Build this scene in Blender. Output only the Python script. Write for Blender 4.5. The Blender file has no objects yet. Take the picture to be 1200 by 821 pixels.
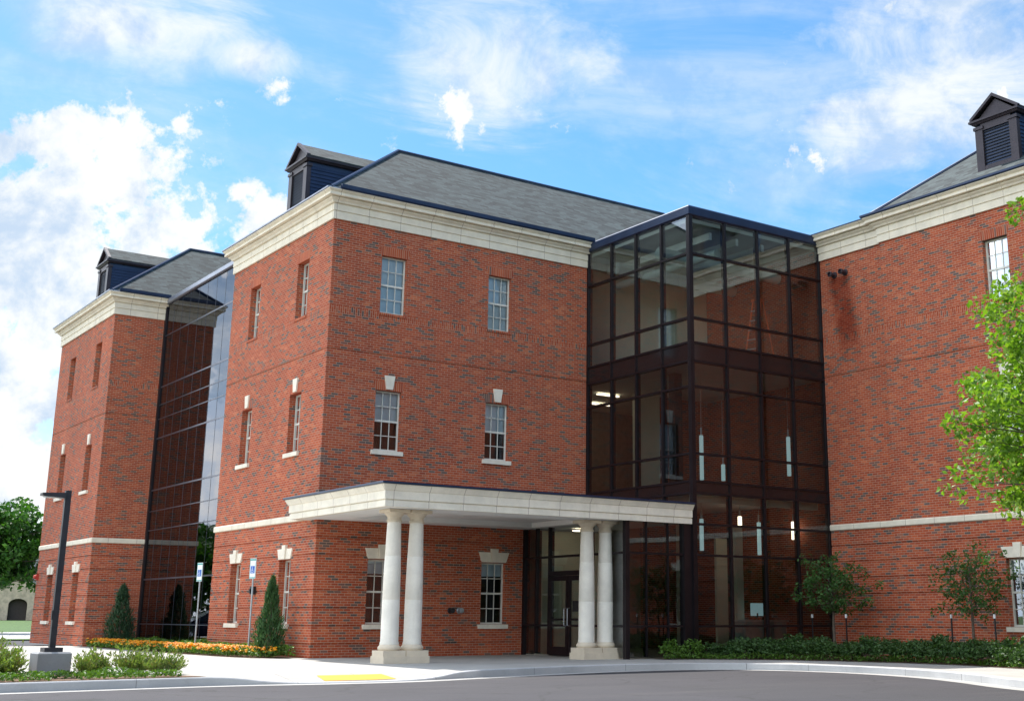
import bpy, bmesh, math, random
from mathutils import Vector, Matrix, noise as mnoise
from mathutils.geometry import tessellate_polygon
R = math.radians
SC = bpy.context.scene
COL = SC.collection

# ------------------------------------------------------------------ camera
cam_d = bpy.data.cameras.new('camera'); cam = bpy.data.objects.new('camera', cam_d); COL.objects.link(cam)
yaw, pitch, roll = R(36.36925815), R(14.371946), R(0.1832908)
F = Vector((math.sin(yaw)*math.cos(pitch), math.cos(yaw)*math.cos(pitch), math.sin(pitch)))
R0 = Vector((math.cos(yaw), -math.sin(yaw), 0)); U0 = R0.cross(F)
RR = R0*math.cos(roll) + U0*math.sin(roll); UU = -R0*math.sin(roll) + U0*math.cos(roll)
M = Matrix(((RR.x, UU.x, -F.x, -14.756), (RR.y, UU.y, -F.y, -33.185), (RR.z, UU.z, -F.z, 1.117), (0, 0, 0, 1)))
cam.matrix_world = M
cam_d.sensor_fit = 'HORIZONTAL'; cam_d.sensor_width = 36.0
cam_d.lens = 1483.34/1200*36.0
cam_d.shift_x = -102.88/1200; cam_d.shift_y = -68.8/1200
cam_d.clip_start = 0.1; cam_d.clip_end = 6000
SC.camera = cam

# ------------------------------------------------------------------ light
SUN = Vector((0.006, 0.545, 0.838)).normalized()
w = bpy.data.worlds.new('World'); SC.world = w; w.use_nodes = True
nt = w.node_tree; N = nt.nodes; L = nt.links; N.clear()
def nd(tree, typ, **kw):
    n = tree.nodes.new(typ)
    for k, v in kw.items():
        if k.startswith('i_'): n.inputs[k[2:].replace('_', ' ')].default_value = v
        else: setattr(n, k, v)
    return n
def mth(tree, op, a, b=None, c=None, clamp=False):
    n = tree.nodes.new('ShaderNodeMath'); n.operation = op; n.use_clamp = clamp
    for i, v in enumerate((a, b, c)):
        if v is None: continue
        if isinstance(v, (int, float)): n.inputs[i].default_value = v
        else: tree.links.new(v, n.inputs[i])
    return n.outputs[0]
def vmth(tree, op, a, b=None):
    n = tree.nodes.new('ShaderNodeVectorMath'); n.operation = op
    for i, v in enumerate((a, b)):
        if v is None: continue
        if isinstance(v, (tuple, Vector)): n.inputs[i].default_value = v
        else: tree.links.new(v, n.inputs[i])
    return n
def mixc(tree, fac, a, b, mode='MIX'):
    n = tree.nodes.new('ShaderNodeMix'); n.data_type = 'RGBA'; n.blend_type = mode
    if isinstance(fac, (int, float)): n.inputs[0].default_value = fac
    else: tree.links.new(fac, n.inputs[0])
    for i, v in ((6, a), (7, b)):
        if isinstance(v, tuple): n.inputs[i].default_value = v if len(v) == 4 else (*v, 1)
        else: tree.links.new(v, n.inputs[i])
    return n.outputs[2]
def ramp(tree, fac, p0, p1, a=0.0, b=1.0, smooth=True):
    n = tree.nodes.new('ShaderNodeMapRange'); n.clamp = True
    n.interpolation_type = 'SMOOTHSTEP' if smooth else 'LINEAR'
    tree.links.new(fac, n.inputs[0])
    n.inputs[1].default_value = p0; n.inputs[2].default_value = p1
    n.inputs[3].default_value = a; n.inputs[4].default_value = b
    return n.outputs[0]
def noi(tree, vec, scale, detail=4, rough=.5, dist=0.0):
    n = tree.nodes.new('ShaderNodeTexNoise')
    n.inputs['Scale'].default_value = scale; n.inputs['Detail'].default_value = detail
    n.inputs['Roughness'].default_value = rough; n.inputs['Distortion'].default_value = dist
    if vec is not None: tree.links.new(vec, n.inputs['Vector'])
    return n.outputs['Fac']
sky = nd(nt, 'ShaderNodeTexSky', sky_type='NISHITA', sun_disc=False)
sky.sun_elevation = math.asin(SUN.z); sky.sun_rotation = math.atan2(SUN.x, SUN.y)
sky.air_density = 1.0; sky.dust_density = 0.6; sky.ozone_density = 2.2
tc = nd(nt, 'ShaderNodeTexCoord'); D = tc.outputs['Generated']
def blob(c, r0, r1, sx=1.0):
    d = vmth(nt, 'SUBTRACT', D, c)
    d = vmth(nt, 'MULTIPLY', d.outputs[0], (1, 1, sx))
    ln = vmth(nt, 'LENGTH', d.outputs[0]).outputs['Value']
    return ramp(nt, ln, r0, r1, 1.0, 0.0)
def mx(*a):
    o = a[0]
    for b in a[1:]: o = mth(nt, 'MAXIMUM', o, b)
    return o
# cumulus banks low on the left; an unseen bank is added out of frame to brighten the glass reflection
sep = nd(nt, 'ShaderNodeSeparateXYZ'); L.new(D, sep.inputs[0])
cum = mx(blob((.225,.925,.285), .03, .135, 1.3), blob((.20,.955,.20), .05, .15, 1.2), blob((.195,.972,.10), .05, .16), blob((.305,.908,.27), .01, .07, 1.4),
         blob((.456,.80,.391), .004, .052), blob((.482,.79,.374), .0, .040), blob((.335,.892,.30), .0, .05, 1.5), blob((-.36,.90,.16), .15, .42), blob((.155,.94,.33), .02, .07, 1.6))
n1 = noi(nt, D, 11.0, 10, .62, .12)
n1b = noi(nt, D, 34.0, 8, .65, .1)
nn = mth(nt, 'ADD', mth(nt, 'MULTIPLY', n1, .75), mth(nt, 'MULTIPLY', n1b, .25))
cd = mth(nt, 'SUBTRACT', mth(nt, 'ADD', mth(nt, 'MULTIPLY', mth(nt, 'SUBTRACT', nn, .5), 6.6), mth(nt, 'MULTIPLY', cum, 1.0)), .52)
cden = ramp(nt, cd, -0.05, .38)
# thin cirrus streaks
mp = nd(nt, 'ShaderNodeMapping'); mp.inputs['Rotation'].default_value = (R(18), R(-25), R(36)); mp.inputs['Scale'].default_value = (1.0, 1.6, 3.4)
L.new(D, mp.inputs['Vector'])
n2 = noi(nt, mp.outputs[0], 5.0, 11, .66, .7)
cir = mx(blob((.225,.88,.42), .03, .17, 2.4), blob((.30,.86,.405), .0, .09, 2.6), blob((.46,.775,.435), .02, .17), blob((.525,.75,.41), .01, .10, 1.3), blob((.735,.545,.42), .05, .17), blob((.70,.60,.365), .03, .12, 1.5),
         mth(nt, 'MULTIPLY', ramp(nt, sep.outputs['Y'], .35, -.2), .08), mth(nt, 'MULTIPLY', ramp(nt, sep.outputs['X'], .12, -.25), .95))  # cirrus cover to the west is added out of view to brighten left walls
wd = ramp(nt, mth(nt, 'ADD', mth(nt, 'MULTIPLY', mth(nt, 'SUBTRACT', n2, .5), 2.4), cir), .34, 1.35)
veil = mth(nt, 'MULTIPLY', ramp(nt, noi(nt, mp.outputs[0], 1.9, 9, .64, .8), .42, .66), .42)
wden = mth(nt, 'MAXIMUM', mth(nt, 'MULTIPLY', wd, .9), veil)
den = mth(nt, 'MAXIMUM', cden, wden)
shade = ramp(nt, noi(nt, vmth(nt, 'ADD', D, (.013, -.01, .02)).outputs[0], 16.0, 9, .62, .15), .38, .60)
ccol = mixc(nt, shade, (2.7, 3.35, 4.2), (4.6, 4.7, 4.7))
# unseen clouds out of frame on the left, boosted to light the left faces
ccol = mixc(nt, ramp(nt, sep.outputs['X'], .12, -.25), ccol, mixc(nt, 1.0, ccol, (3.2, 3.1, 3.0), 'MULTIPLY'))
hsv = nd(nt, 'ShaderNodeHueSaturation', i_Saturation=1.36, i_Value=.86); hsv.inputs['Hue'].default_value = .494
L.new(sky.outputs[0], hsv.inputs['Color'])
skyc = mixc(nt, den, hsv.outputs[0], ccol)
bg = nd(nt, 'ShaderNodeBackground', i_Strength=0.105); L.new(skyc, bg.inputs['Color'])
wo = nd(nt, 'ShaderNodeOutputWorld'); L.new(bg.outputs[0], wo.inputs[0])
sd = bpy.data.lights.new('sun', 'SUN'); sd.energy = 3.4; sd.angle = R(.53); sd.color = (1, .955, .89)
so = bpy.data.objects.new('sun', sd); COL.objects.link(so); so.rotation_euler = SUN.to_track_quat('Z', 'Y').to_euler(); so.location = (0, 0, 60)
vs = SC.view_settings; vs.view_transform = 'Standard'; vs.look = 'None'; vs.gamma = 1; vs.exposure = 1.1; vs.use_curve_mapping = False
SC.cycles.max_bounces = 10; SC.cycles.transparent_max_bounces = 24; SC.cycles.diffuse_bounces = 4; SC.cycles.glossy_bounces = 5
SC.cycles.caustics_reflective = False; SC.cycles.caustics_refractive = False

# ------------------------------------------------------------------ materials
def mat(name):
    m = bpy.data.materials.new(name); m.use_nodes = True
    t = m.node_tree; p = t.nodes['Principled BSDF']
    return m, t, p
def wcoord(t):
    return t.nodes.new('ShaderNodeNewGeometry').outputs['Position']
def bump(t, p, h, dist=.01, strength=.6):
    b = t.nodes.new('ShaderNodeBump'); b.inputs['Distance'].default_value = dist; b.inputs['Strength'].default_value = strength
    t.links.new(h, b.inputs['Height']); t.links.new(b.outputs[0], p.inputs['Normal'])
def simple(name, col, rough=.6, metal=0.0, var=.12, scale=6, spec=.5, bmp=0.0):
    m, t, p = mat(name)
    n = noi(t, wcoord(t), scale, 6, .6)
    c = mixc(t, ramp(t, n, .3, .7), tuple(x*(1-var) for x in col), tuple(min(1, x*(1+var)) for x in col))
    t.links.new(c, p.inputs['Base Color']); p.inputs['Roughness'].default_value = rough; p.inputs['Metallic'].default_value = metal
    p.inputs['Specular IOR Level'].default_value = spec
    if bmp: bump(t, p, noi(t, wcoord(t), scale*12, 4, .6), bmp, .5)
    return m
def wall_uv(t):
    g = t.nodes.new('ShaderNodeNewGeometry')
    s = t.nodes.new('ShaderNodeSeparateXYZ'); t.links.new(g.outputs['Position'], s.inputs[0])
    nrm = t.nodes.new('ShaderNodeSeparateXYZ'); t.links.new(g.outputs['True Normal'], nrm.inputs[0])
    isx = mth(t, 'GREATER_THAN', mth(t, 'ABSOLUTE', nrm.outputs[0]), .6)
    u = mth(t, 'ADD', mth(t, 'MULTIPLY', s.outputs[0], mth(t, 'SUBTRACT', 1.0, isx)), mth(t, 'MULTIPLY', s.outputs[1], isx))
    return u, s.outputs[2], g
def brick_mat(name, soldier=None, gain=1.0, all_soldier=False, stain=False):
    m, t, p = mat(name)
    u, z, g = wall_uv(t)
    def brick(a, b, bw=.208, rh=.0685):
        c = t.nodes.new('ShaderNodeCombineXYZ'); t.links.new(a, c.inputs[0]); t.links.new(b, c.inputs[1])
        n = t.nodes.new('ShaderNodeTexBrick'); t.links.new(c.outputs[0], n.inputs['Vector'])
        n.offset = .5; n.inputs['Scale'].default_value = 1; n.inputs['Brick Width'].default_value = bw; n.inputs['Row Height'].default_value = rh
        n.inputs['Mortar Size'].default_value = .006; n.inputs['Mortar Smooth'].default_value = .15; n.inputs['Bias'].default_value = 0
        n.inputs['Color1'].default_value = (0, 0, 0, 1); n.inputs['Color2'].default_value = (1, 1, 1, 1)
        return n.outputs['Color'], n.outputs['Fac'], c.outputs[0]
    c1, f1, v1 = brick(u, z)
    if soldier or all_soldier:
        c2, f2, v2 = brick(z, u, 10.0 if all_soldier else .222, .0685)
        if all_soldier: sel = 1.0
        else: sel = mth(t, 'MULTIPLY', mth(t, 'GREATER_THAN', z, soldier[0]), mth(t, 'LESS_THAN', z, soldier[1]))
        if all_soldier: col, fac, vv = c2, f2, v2
        else:
            col = mixc(t, sel, c1, c2); mf = t.nodes.new('ShaderNodeMix'); t.links.new(sel, mf.inputs[0]); t.links.new(f1, mf.inputs[2]); t.links.new(f2, mf.inputs[3]); fac = mf.outputs[0]; vv = v1
    else: col, fac, vv = c1, f1, v1
    cr = t.nodes.new('ShaderNodeValToRGB'); t.links.new(col, cr.inputs[0])
    cr.color_ramp.interpolation = 'LINEAR'
    els = [(0.0, (.245, .046, .020)), (.22, (.34, .070, .027)), (.42, (.285, .054, .023)), (.6, (.375, .086, .033)), (.70, (.25, .046, .022)), (.80, (.41, .115, .048)), (.855, (.16, .074, .058)), (.91, (.12, .080, .069)), (1.0, (.085, .068, .064))]
    er = cr.color_ramp.elements
    while len(er) < len(els): er.new(.5)
    for e, (ps, cc) in zip(er, els): e.position = ps; e.color = (*[min(1, x*gain) for x in cc], 1)
    big = noi(t, wcoord(t), .55, 5, .6, .5)
    c = mixc(t, ramp(t, big, .3, .75), (1.24, 1.15, 1.10), (1.60, 1.56, 1.50))
    bc = mixc(t, 1.0, cr.outputs[0], c, 'MULTIPLY')
    fine = noi(t, wcoord(t), 60, 3, .6)
    # patchy weathering and run-off streaks
    mps = t.nodes.new('ShaderNodeMapping'); mps.inputs['Scale'].default_value = (2.6, 2.6, .28); t.links.new(g.outputs['Position'], mps.inputs[0])
    stk = noi(t, mps.outputs[0], 1.0, 6, .65, .3)
    bc = mixc(t, ramp(t, stk, .48, .72, 0, .42), bc, mixc(t, 1.0, bc, (.62, .56, .55), 'MULTIPLY'))
    bc = mixc(t, ramp(t, noi(t, wcoord(t), 1.7, 7, .7, .8), .52, .72, 0, .22), bc, mixc(t, .5, bc, (.50, .32, .24)))
    bc = mixc(t, ramp(t, fine, .3, .7, 0, .35), bc, mixc(t, 1.0, bc, (.7, .68, .66), 'MULTIPLY'))
    mort = mixc(t, fine, (.42, .26, .18), (.56, .38, .28))
    fc = mixc(t, fac, bc, mort)
    t.links.new(fc, p.inputs['Base Color']); p.inputs['Roughness'].default_value = .85; p.inputs['Specular IOR Level'].default_value = .25
    if stain:
        s_ = t.nodes.new('ShaderNodeSeparateXYZ'); t.links.new(g.outputs['Position'], s_.inputs[0])
        nz = noi(t, wcoord(t), 1.6, 5, .6)
        yy = mth(t, 'ADD', s_.outputs[1], mth(t, 'MULTIPLY', mth(t, 'SUBTRACT', 11.7, s_.outputs[2]), .16))
        a = ramp(t, mth(t, 'ABSOLUTE', mth(t, 'ADD', yy, 6.05)), .22, .62, 1, 0)
        b = mth(t, 'MULTIPLY', ramp(t, s_.outputs[2], 8.4, 10.2), ramp(t, s_.outputs[2], 11.80, 11.62))
        k = mth(t, 'MULTIPLY', mth(t, 'MULTIPLY', a, b), ramp(t, nz, .25, .55, .5, 1))
        fc = mixc(t, mth(t, 'MULTIPLY', k, .95), fc, mixc(t, 1.0, fc, (.52, .30, .24), 'MULTIPLY'))
        t.links.new(fc, p.inputs['Base Color'])
    h = mth(t, 'ADD', mth(t, 'MULTIPLY', fac, -1.0), mth(t, 'MULTIPLY', fine, .25))
    bump(t, p, h, .006, .5)
    return m
def stone_mat(name, base, joint=1.05, z_joint=None, rough=.75):
    m, t, p = mat(name)
    u, z, g = wall_uv(t)
    n = noi(t, wcoord(t), 2.2, 7, .62); n2 = noi(t, wcoord(t), 30, 4, .6)
    c = mixc(t, ramp(t, n, .3, .75), tuple(x*.88 for x in base), tuple(min(1, x*1.06) for x in base))
    c = mixc(t, ramp(t, n2, .35, .75, 0, .25), c, tuple(x*.8 for x in base))
    # streaks of weather running down
    mpg = t.nodes.new('ShaderNodeMapping'); mpg.inputs['Scale'].default_value = (7, 7, .6); t.links.new(g.outputs['Position'], mpg.inputs[0])
    st = noi(t, mpg.outputs[0], 1.0, 5, .6)
    c = mixc(t, ramp(t, st, .52, .8, 0, .2), c, tuple(a*b for a, b in zip(base, (.66, .60, .50))))
    if joint:
        fr = mth(t, 'FRACT', mth(t, 'DIVIDE', mth(t, 'ADD', u, 50.37), joint))
        j = mth(t, 'LESS_THAN', fr, .011/joint)
        if z_joint:
            fz = mth(t, 'FRACT', mth(t, 'DIVIDE', z, z_joint)); j = mth(t, 'MAXIMUM', j, mth(t, 'LESS_THAN', fz, .011/z_joint))
        c = mixc(t, j, c, (.30, .22, .16))
    t.links.new(c, p.inputs['Base Color']); p.inputs['Roughness'].default_value = rough; p.inputs['Specular IOR Level'].default_value = .3
    bump(t, p, n2, .002, .4)
    return m
def glass_mat(name, tint, ior=1.9, base=.03, wave=.0, gcol=(.93, .96, 1)):
    m, t, p = mat(name); t.nodes.remove(p)
    tr = nd(t, 'ShaderNodeBsdfTransparent'); tr.inputs[0].default_value = (*tint, 1)
    gl = nd(t, 'ShaderNodeBsdfGlossy'); gl.inputs['Roughness'].default_value = .01; gl.inputs[0].default_value = (*gcol, 1)
    fr = nd(t, 'ShaderNodeFresnel'); fr.inputs[0].default_value = ior
    g = t.nodes.new('ShaderNodeNewGeometry')
    # fresnel node inverts ior on back faces: force the outside value on both sides
    inv = mth(t, 'ADD', mth(t, 'MULTIPLY', g.outputs['Backfacing'], 1.0/ior-ior), ior); 
    t.links.new(mth(t, 'ADD', mth(t, 'MULTIPLY', g.outputs['Backfacing'], ior*0+0.0), ior), fr.inputs[0])
    if wave:
        b = t.nodes.new('ShaderNodeBump'); b.inputs['Distance'].default_value = wave; b.inputs['Strength'].default_value = 1
        t.links.new(noi(t, g.outputs['Position'], .55, 2, .5), b.inputs['Height']); t.links.new(b.outputs[0], gl.inputs['Normal'])
    mxs = nd(t, 'ShaderNodeMixShader')
    t.links.new(mth(t, 'ADD', fr.outputs[0], base, clamp=True), mxs.inputs[0]); t.links.new(tr.outputs[0], mxs.inputs[1]); t.links.new(gl.outputs[0], mxs.inputs[2])
    t.links.new(mxs.outputs[0], t.nodes['Material Output'].inputs[0])
    return m
def leaf_mat(name, cols, trans=.35, rough=.5):
    m, t, p = mat(name)
    g = t.nodes.new('ShaderNodeNewGeometry'); cr = t.nodes.new('ShaderNodeValToRGB'); t.links.new(g.outputs['Random Per Island'], cr.inputs[0])
    er = cr.color_ramp.elements
    while len(er) < len(cols): er.new(.5)
    for i, (e, c) in enumerate(zip(er, cols)): e.position = i/(len(cols)-1); e.color = (*c, 1)
    t.links.new(cr.outputs[0], p.inputs['Base Color']); p.inputs['Roughness'].default_value = rough; p.inputs['Specular IOR Level'].default_value = .35
    if trans:
        tl = nd(t, 'ShaderNodeBsdfTranslucent'); t.links.new(mixc(t, 1.0, cr.outputs[0], (1.5, 1.6, .7), 'MULTIPLY'), tl.inputs[0])
        mxs = nd(t, 'ShaderNodeMixShader', i_Fac=trans); t.links.new(p.outputs[0], mxs.inputs[1]); t.links.new(tl.outputs[0], mxs.inputs[2])
        t.links.new(mxs.outputs[0], t.nodes['Material Output'].inputs[0])
    return m
def emit_mat(name, col, s):
    m, t, p = mat(name); p.inputs['Base Color'].default_value = (*col, 1); p.inputs['Emission Color'].default_value = (*col, 1); p.inputs['Emission Strength'].default_value = s
    return m

BR = brick_mat('brick', soldier=(9.60, 9.82))
BR_ST = brick_mat('brick_stained', soldier=(9.60, 9.82), stain=True)
BR_SOL = brick_mat('brick_soldier', all_soldier=True)
BR_IN = brick_mat('brick_inside', gain=.8)
STONE = stone_mat('cast_stone', (.88, .79, .63))
STONE_P = stone_mat('cast_stone_plain', (.88, .80, .66), joint=None)
STONE_C = stone_mat('column_stone', (.84, .79, .69), joint=None)
STONE_B = stone_mat('base_stone', (.72, .62, .48), joint=None)
SOFFIT = simple('soffit_plaster', (.83, .82, .79), .8, var=.04, scale=1.5)
NAVY = simple('navy_metal', (.022, .038, .085), .35, .3, .15, 2)
PURP = simple('dark_bronze', (.040, .030, .038), .45, .2, .2, 3)
MULL = simple('mullion_metal', (.016, .012, .015), .35, .4, .2, 3)
MULLB = simple('mullion_cap_metal', (.10, .11, .14), .3, .7, .2, 3)
GREYM = simple('grey_coping_metal', (.30, .32, .38), .4, .6, .1, 2)
FRAME = simple('window_frame_paint', (.74, .72, .63), .5, 0, .05, 4)
BLIND = simple('blind_fabric', (.72, .80, .86), .8, 0, .08, 3)
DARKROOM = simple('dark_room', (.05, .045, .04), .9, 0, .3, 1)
CREAM = simple('interior_plaster', (.82, .84, .68), .85, 0, .06, 1)
CEIL = simple('interior_ceiling', (.74, .78, .74), .85, 0, .06, 1)
DUCT = simple('duct_paint', (.52, .62, .58), .5, 0, .06, 2)
FLOORI = simple('interior_floor', (.42, .38, .32), .6, 0, .15, 1)
TEAL = emit_mat('pendant_glass', (.40, .62, .66), .35)
WARM = emit_mat('pendant_lit', (1.0, .84, .64), 2.2)
GLASS = glass_mat('tinted_glass', (.56, .58, .56), 1.75, .02, .004, (.80, .84, .92))
GLASST = glass_mat('clear_top_glass', (.90, .97, .95), 2.05, .04, .003)
GLASSW = glass_mat('window_glass', (.88, .94, .95), 1.6, .04, .003)
GLASSD = glass_mat('dark_curtain_glass', (.12, .08, .10), 1.56, .0, .002, (.86, .88, .95))
SPAN = simple('spandrel_glass', (.014, .010, .011), .12, 0, .1, 1, spec=.6)
RED = simple('red_paint', (.5, .05, .03), .5, 0, .1, 5)
ORANGE = simple('ladder_orange', (.85, .16, .05), .5, 0, .1, 5)
BLACK = simple('black_metal', (.018, .018, .02), .5, .2, .2, 6)
LAMPM = simple('lamp_bronze', (.045, .040, .045), .45, .4, .15, 4)
STEEL = simple('galvanised_steel', (.42, .45, .47), .4, .7, .1, 8)
WHITE = simple('white_paint', (.80, .82, .82), .5, 0, .03, 5)
BLUE = simple('sign_blue', (.02, .12, .48), .5, 0, .05, 5)
GREENS = simple('sign_green', (.06, .34, .30), .5, 0, .05, 5)
YELLOW = simple('tactile_yellow', (.66, .36, .02), .75, 0, .1, 14, bmp=.004)
BARK = simple('bark', (.13, .10, .075), .9, 0, .3, 12, bmp=.02)
MULCH = simple('mulch', (.16, .095, .055), .95, 0, .4, 9, bmp=.03)

def roof_mat():
    m, t, p = mat('roof_shingle')
    g = t.nodes.new('ShaderNodeNewGeometry'); s = t.nodes.new('ShaderNodeSeparateXYZ'); t.links.new(g.outputs['Position'], s.inputs[0])
    nrm = t.nodes.new('ShaderNodeSeparateXYZ'); t.links.new(g.outputs['True Normal'], nrm.inputs[0])
    isx = mth(t, 'GREATER_THAN', mth(t, 'ABSOLUTE', nrm.outputs[0]), mth(t, 'ABSOLUTE', nrm.outputs[1]))
    u = mth(t, 'ADD', mth(t, 'MULTIPLY', s.outputs[0], mth(t, 'SUBTRACT', 1.0, isx)), mth(t, 'MULTIPLY', s.outputs[1], isx))
    c = t.nodes.new('ShaderNodeCombineXYZ'); t.links.new(u, c.inputs[0]); t.links.new(s.outputs[2], c.inputs[1])
    n = t.nodes.new('ShaderNodeTexBrick'); t.links.new(c.outputs[0], n.inputs['Vector']); n.offset = .37
    n.inputs['Scale'].default_value = 1; n.inputs['Brick Width'].default_value = .30; n.inputs['Row Height'].default_value = .085; n.inputs['Mortar Size'].default_value = .007
    n.inputs['Color1'].default_value = (.008, .017, .020, 1); n.inputs['Color2'].default_value = (.060, .086, .088, 1); n.inputs['Mortar'].default_value = (.035, .04, .045, 1)
    f = noi(t, wcoord(t), 3, 6, .7)
    mr = t.nodes.new('ShaderNodeMapping'); mr.inputs['Scale'].default_value = (1.5, 1.5, .3); t.links.new(g.outputs['Position'], mr.inputs[0])
    sk = noi(t, mr.outputs[0], 1.2, 6, .65, .3)
    cc0 = mixc(t, ramp(t, sk, .45, .7, 0, .45), n.outputs[0], mixc(t, 1.0, n.outputs[0], (.55, .57, .6), 'MULTIPLY'))
    t.links.new(cc0, (hs := t.nodes.new('ShaderNodeHueSaturation')).inputs['Color']); n = hs
    cc = mixc(t, ramp(t, f, .3, .7), mixc(t, 1.0, n.outputs[0], (.82, .84, .86), 'MULTIPLY'), n.outputs[0])
    t.links.new(cc, p.inputs['Base Color']); p.inputs['Roughness'].default_value = .9
    bump(t, p, noi(t, wcoord(t), 90, 3, .6), .004, .5)
    return m
ROOF = roof_mat()
def asphalt_mat():
    m, t, p = mat('asphalt')
    P = wcoord(t)
    n = noi(t, P, .35, 6, .6, .6); f = noi(t, P, 120, 3, .7)
    mp = t.nodes.new('ShaderNodeMapping'); mp.inputs['Scale'].default_value = (.15, 1.6, 1); mp.inputs['Rotation'].default_value = (0, 0, R(-20)); t.links.new(P, mp.inputs[0])
    st = noi(t, mp.outputs[0], 1.0, 6, .65)
    c = mixc(t, ramp(t, n, .3, .7), (.022, .021, .028), (.034, .032, .040))
    c = mixc(t, ramp(t, st, .5, .72, 0, .5), c, (.066, .060, .060))
    c = mixc(t, ramp(t, f, .35, .75, 0, .5), c, (.070, .066, .068))
    # sealed cracks, oil spots and older patches
    vo = t.nodes.new('ShaderNodeTexVoronoi'); vo.feature = 'DISTANCE_TO_EDGE'; vo.inputs['Scale'].default_value = .32
    wp = vmth(t, 'ADD', P, None); nz = t.nodes.new('ShaderNodeTexNoise'); nz.inputs['Scale'].default_value = .9; nz.inputs['Detail'].default_value = 6; t.links.new(P, nz.inputs['Vector']); t.links.new(nz.outputs['Color'], wp.inputs[1]); t.links.new(wp.outputs[0], vo.inputs['Vector'])
    c = mixc(t, ramp(t, vo.outputs['Distance'], .006, .011, .85, 0), c, (.018, .018, .02))
    c = mixc(t, ramp(t, noi(t, P, 1.3, 4, .6, 1.0), .60, .70, 0, .6), c, (.026, .025, .027))
    c = mixc(t, ramp(t, noi(t, P, .12, 2, .5, .4), .50, .52, 0, .35), c, (.032, .031, .035))
    t.links.new(c, p.inputs['Base Color']); p.inputs['Roughness'].default_value = .85
    bump(t, p, f, .006, .6)
    return m
def conc_mat(name, base, gx=1.5, dirt=.3):
    m, t, p = mat(name)
    P = wcoord(t); s = t.nodes.new('ShaderNodeSeparateXYZ'); t.links.new(P, s.inputs[0])
    n = noi(t, P, .8, 6, .6, .3); f = noi(t, P, 45, 4, .7)
    c = mixc(t, ramp(t, n, .3, .7), tuple(x*.86 for x in base), tuple(x*1.05 for x in base))
    c = mixc(t, ramp(t, f, .4, .8, 0, dirt), c, tuple(x*.72 for x in base))
    c = mixc(t, ramp(t, noi(t, P, 2.7, 6, .7, .6), .55, .72, 0, .35), c, tuple(x*.62 for x in base))
    if gx:
        j = 0.0
        for o in (s.outputs[0], s.outputs[1]):
            fr = mth(t, 'FRACT', mth(t, 'DIVIDE', mth(t, 'ADD', o, 100.4), gx))
            k = mth(t, 'LESS_THAN', fr, .014/gx); j = mth(t, 'MAXIMUM', j, k) if not isinstance(j, float) else k
        c = mixc(t, j, c, tuple(x*.45 for x in base))
    t.links.new(c, p.inputs['Base Color']); p.inputs['Roughness'].default_value = .85
    bump(t, p, f, .003, .5)
    return m
ASPH = asphalt_mat(); CONC = conc_mat('concrete_paving', (.40, .385, .355)); KERB = conc_mat('kerb_concrete', (.50, .50, .50), 3.0, .5); GUTTER = conc_mat('gutter_concrete', (.40, .39, .37), 3.0, .4)
PED = conc_mat('pedestal_concrete', (.34, .34, .345), None, .4)
GRASS = simple('lawn_grass', (.055, .115, .018), .9, 0, .35, 3, bmp=.03)
LEAF_R = leaf_mat('leaf_bright', [(.075, .16, .010), (.13, .26, .018), (.20, .34, .03), (.10, .21, .014), (.26, .38, .05), (.06, .13, .012)], .40)
LEAF_S = leaf_mat('leaf_young', [(.035, .09, .022), (.055, .135, .03), (.075, .17, .035), (.04, .11, .03), (.08, .15, .045)], .3)
LEAF_T = leaf_mat('leaf_far_tree', [(.02, .07, .008), (.035, .12, .012), (.07, .19, .018), (.025, .09, .01)], .25)
LEAF_H = leaf_mat('leaf_hedge', [(.025, .055, .015), (.04, .09, .022), (.055, .12, .03), (.03, .07, .02), (.08, .15, .04)], .25)
LEAF_C = leaf_mat('leaf_conifer', [(.016, .05, .026), (.03, .075, .035), (.045, .10, .04), (.02, .06, .03)], .15)
LEAF_CB = leaf_mat('leaf_conifer_bright', [(.025, .07, .028), (.045, .11, .035), (.065, .15, .045), (.03, .085, .03)], .15)
LEAF_X = leaf_mat('leaf_spiky', [(.10, .17, .03), (.16, .25, .045), (.24, .31, .08), (.08, .14, .04), (.20, .16, .07), (.14, .22, .05), (.28, .34, .11)], .3)
LEAF_G = leaf_mat('leaf_groundcover', [(.05, .11, .015), (.08, .17, .02), (.11, .21, .03), (.04, .09, .015)], .3)
FLOW = leaf_mat('marigold', [(.74, .27, .004), (.78, .35, .005), (.66, .18, .003), (.80, .42, .012)], .2)

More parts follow.
